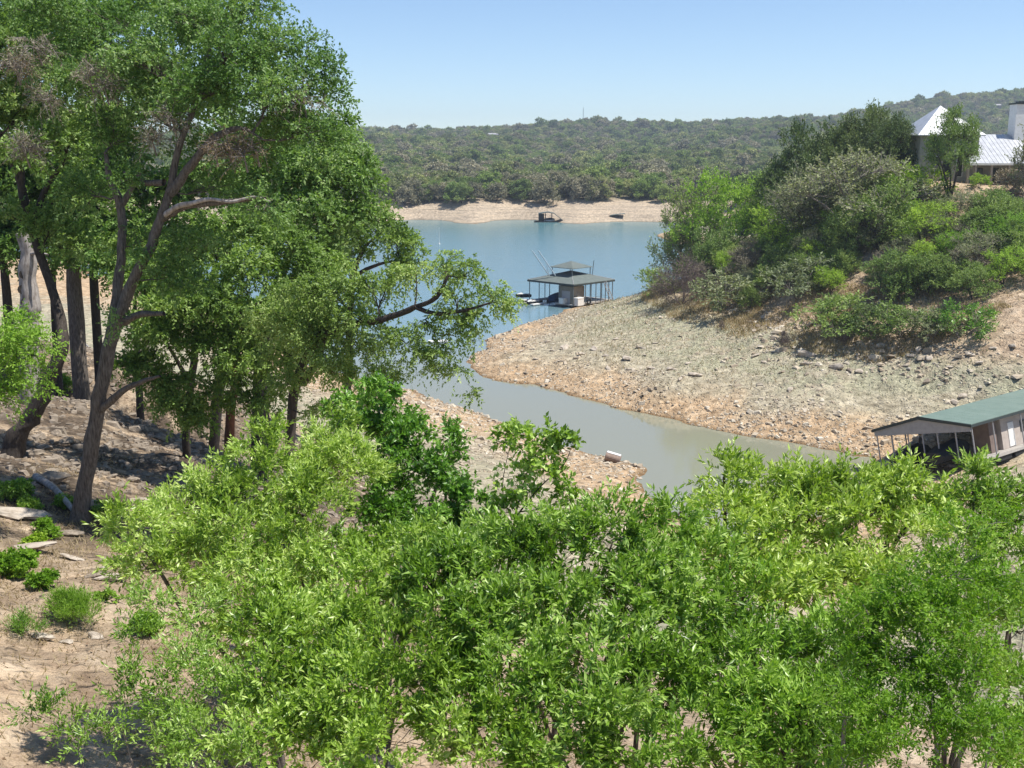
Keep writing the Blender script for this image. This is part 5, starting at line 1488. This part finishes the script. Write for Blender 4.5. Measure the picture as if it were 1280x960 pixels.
m = MB()
ez, rzz = hz(204, 154.5), hz(168, 162)
m.prism([(154.5, ez), (162, rzz), (169.5, ez), (169.5, ez - .2), (162, rzz - .2), (154.5, ez - .2)], WX0 + 1.6, WX1)
m.add([(WX0 - .3, 154.5, ez), (WX0 + 1.6, 154.5, ez), (WX0 + 1.6, 162, rzz), (WX0 - .3, 169.5, ez), (WX0 + 1.6, 169.5, ez)], [(0, 1, 2), (0, 2, 3), (3, 2, 4)])
rf2 = m.build('porch_roof', M['roof_white'], ho)
seam = MB()
x = WX0 + 1.9
while x < WX1:
    seam.bar((x, 154.5, ez + .02), (x, 162, rzz + .02), .03, 4); x += .6
seam.build('roof_seam', M['roof_white'], rf2)
m = MB(); m.box(WX0 - .3, WX1, 154.42, 154.497, ez - .28, ez - .02); m.build('porch_fascia', M['white'], ho)
m = MB(); m.box(WX0 + .4, WX1, 158.5, 166, hz0 - 1.5, ez - .22); w2 = m.build('wing_wall', M['stone_wall'], ho)
m = MB(); m.box(WX0 - .2, WX1, 154.6, 158.497, hz0 - .6, hz0 + .12); m.build('porch_floor', M['deck'], ho)
for px in (1212, 1221, 1241, 1263, 1290, 1318):
    m = MB(); m.box(hx(px, 155) - .14, hx(px, 155) + .14, 154.8, 155.1, hz0, ez - .2); m.build('porch_post', M['wall_tan'], ho)
for a, b2 in ((1224, 1232), (1246, 1252), (1254, 1260), (1270, 1284)):
    m = MB(); m.box(hx(a, 158), hx(b2, 158), 158.40, 158.497, hz0 + .15, ez - .7); d_ = m.build('window', M['trim_dark'], w2)
    m = MB(); m.box(hx(a, 158) + .08, hx(b2, 158) - .08, 158.35, 158.397, hz0 + .3, ez - .8); m.build('pane', M['glass'], d_)
m = MB(); m.box(hx(1268), hx(1288), 160.5, 162.8, ez, hz(130)); ch = m.build('chimney', M['white'], ho)
m = MB(); m.box(hx(1268) - .15, hx(1288) + .15, 160.35, 162.95, hz(130) + .003, hz(130) + .22).box(hx(1273), hx(1282), 161, 162.3, hz(130) + .22, hz(126)); m.build('chimney_cap', M['trim_dark'], ch)


def far_house(p, w, lab, hgt=3.6, lift=.6):
    """a small house standing among the trees of the far hills"""
    t = empty('far_house', (p[0], p[1], g1(p[0], p[1])), lab, 'house', None, (0, 0, R.uniform(-.3, .3)))
    hgt = hgt + lift
    m = MB(); m.box(-w / 2, w / 2, -4, 4, -2, hgt); wl2 = m.build('wall', M['wall_tan'], t)
    m = MB(); m.prism([(-4.8, hgt - .1), (0, hgt + 1.8), (4.8, hgt - .1), (4.8, hgt - .4), (0, hgt + 1.4), (-4.8, hgt - .4)], -w / 2 - .8, w / 2 + .8); m.build('roof', M['fascia_grey' if p[1] > 600 else 'roof_white'], t)
    for k in range(max(2, int(w // 5))):
        x = -w / 2 + (k + .5) * w / max(2, int(w // 5)); m = MB(); m.box(x - .7, x + .7, -4.06, -4.003, hgt - 2.6, hgt - 1.1); m.build('window', M['glass'], wl2)
    return t


far_house(W(972, 197, 425), 11, 'white roofed house left of the dark junipers, larger of two', 4)
far_house(W(948, 200, 420), 6, 'small white roof just left of the larger one beside the dark junipers', 3)
for (a, b2, lab), hp in zip(FH, FHP):
    far_house(hp, 15, lab)
p = W(729, 152, 1650)
t = empty('radio_mast', (p[0], p[1], g1(p[0], p[1])), 'thin radio mast on the skyline of the far hills', 'mast')
tp = W(729, 134, 1650)[2] - g1(p[0], p[1])
for k in range(3):
    a = 2.09 * k; m = MB(); m.bar((1.2 * math.cos(a), 1.2 * math.sin(a), 0), (.35 * math.cos(a), .35 * math.sin(a), tp), .22, 4, .12); m.build('leg', M['steel'], t)
m = MB()
for k in range(14):
    z = tp * k / 14; r_ = 1.2 - .85 * k / 14
    for j in range(3):
        a, b2 = 2.09 * j, 2.09 * (j + 1); m.bar((r_ * math.cos(a), r_ * math.sin(a), z), (r_ * math.cos(b2), r_ * math.sin(b2), z + tp / 14), .08, 3)
m.build('bracing', M['steel'], t)

# ------------------------------------------------------------------ haze
hm = bpy.data.materials.new('haze'); hm.use_nodes = True
nt = hm.node_tree; nt.nodes.remove(nt.nodes['Principled BSDF'])
pv = nd(nt, 'ShaderNodeVolumePrincipled'); pv.inputs['Density'].default_value = .00019; pv.inputs['Color'].default_value = (.80, .89, 1.0, 1); pv.inputs['Anisotropy'].default_value = .3
nt.links.new(pv.outputs[0], nt.nodes['Material Output'].inputs['Volume'])
zt = float(max(ZZ.max(), CAMZ)) + 30
m = MB(); m.box(-7500, 7500, -75, 3400, float(ZZ.min()) - 1.5, zt)
hz_ = m.build('haze', hm); hz_['kind'] = 'stuff'
#@@BUILT
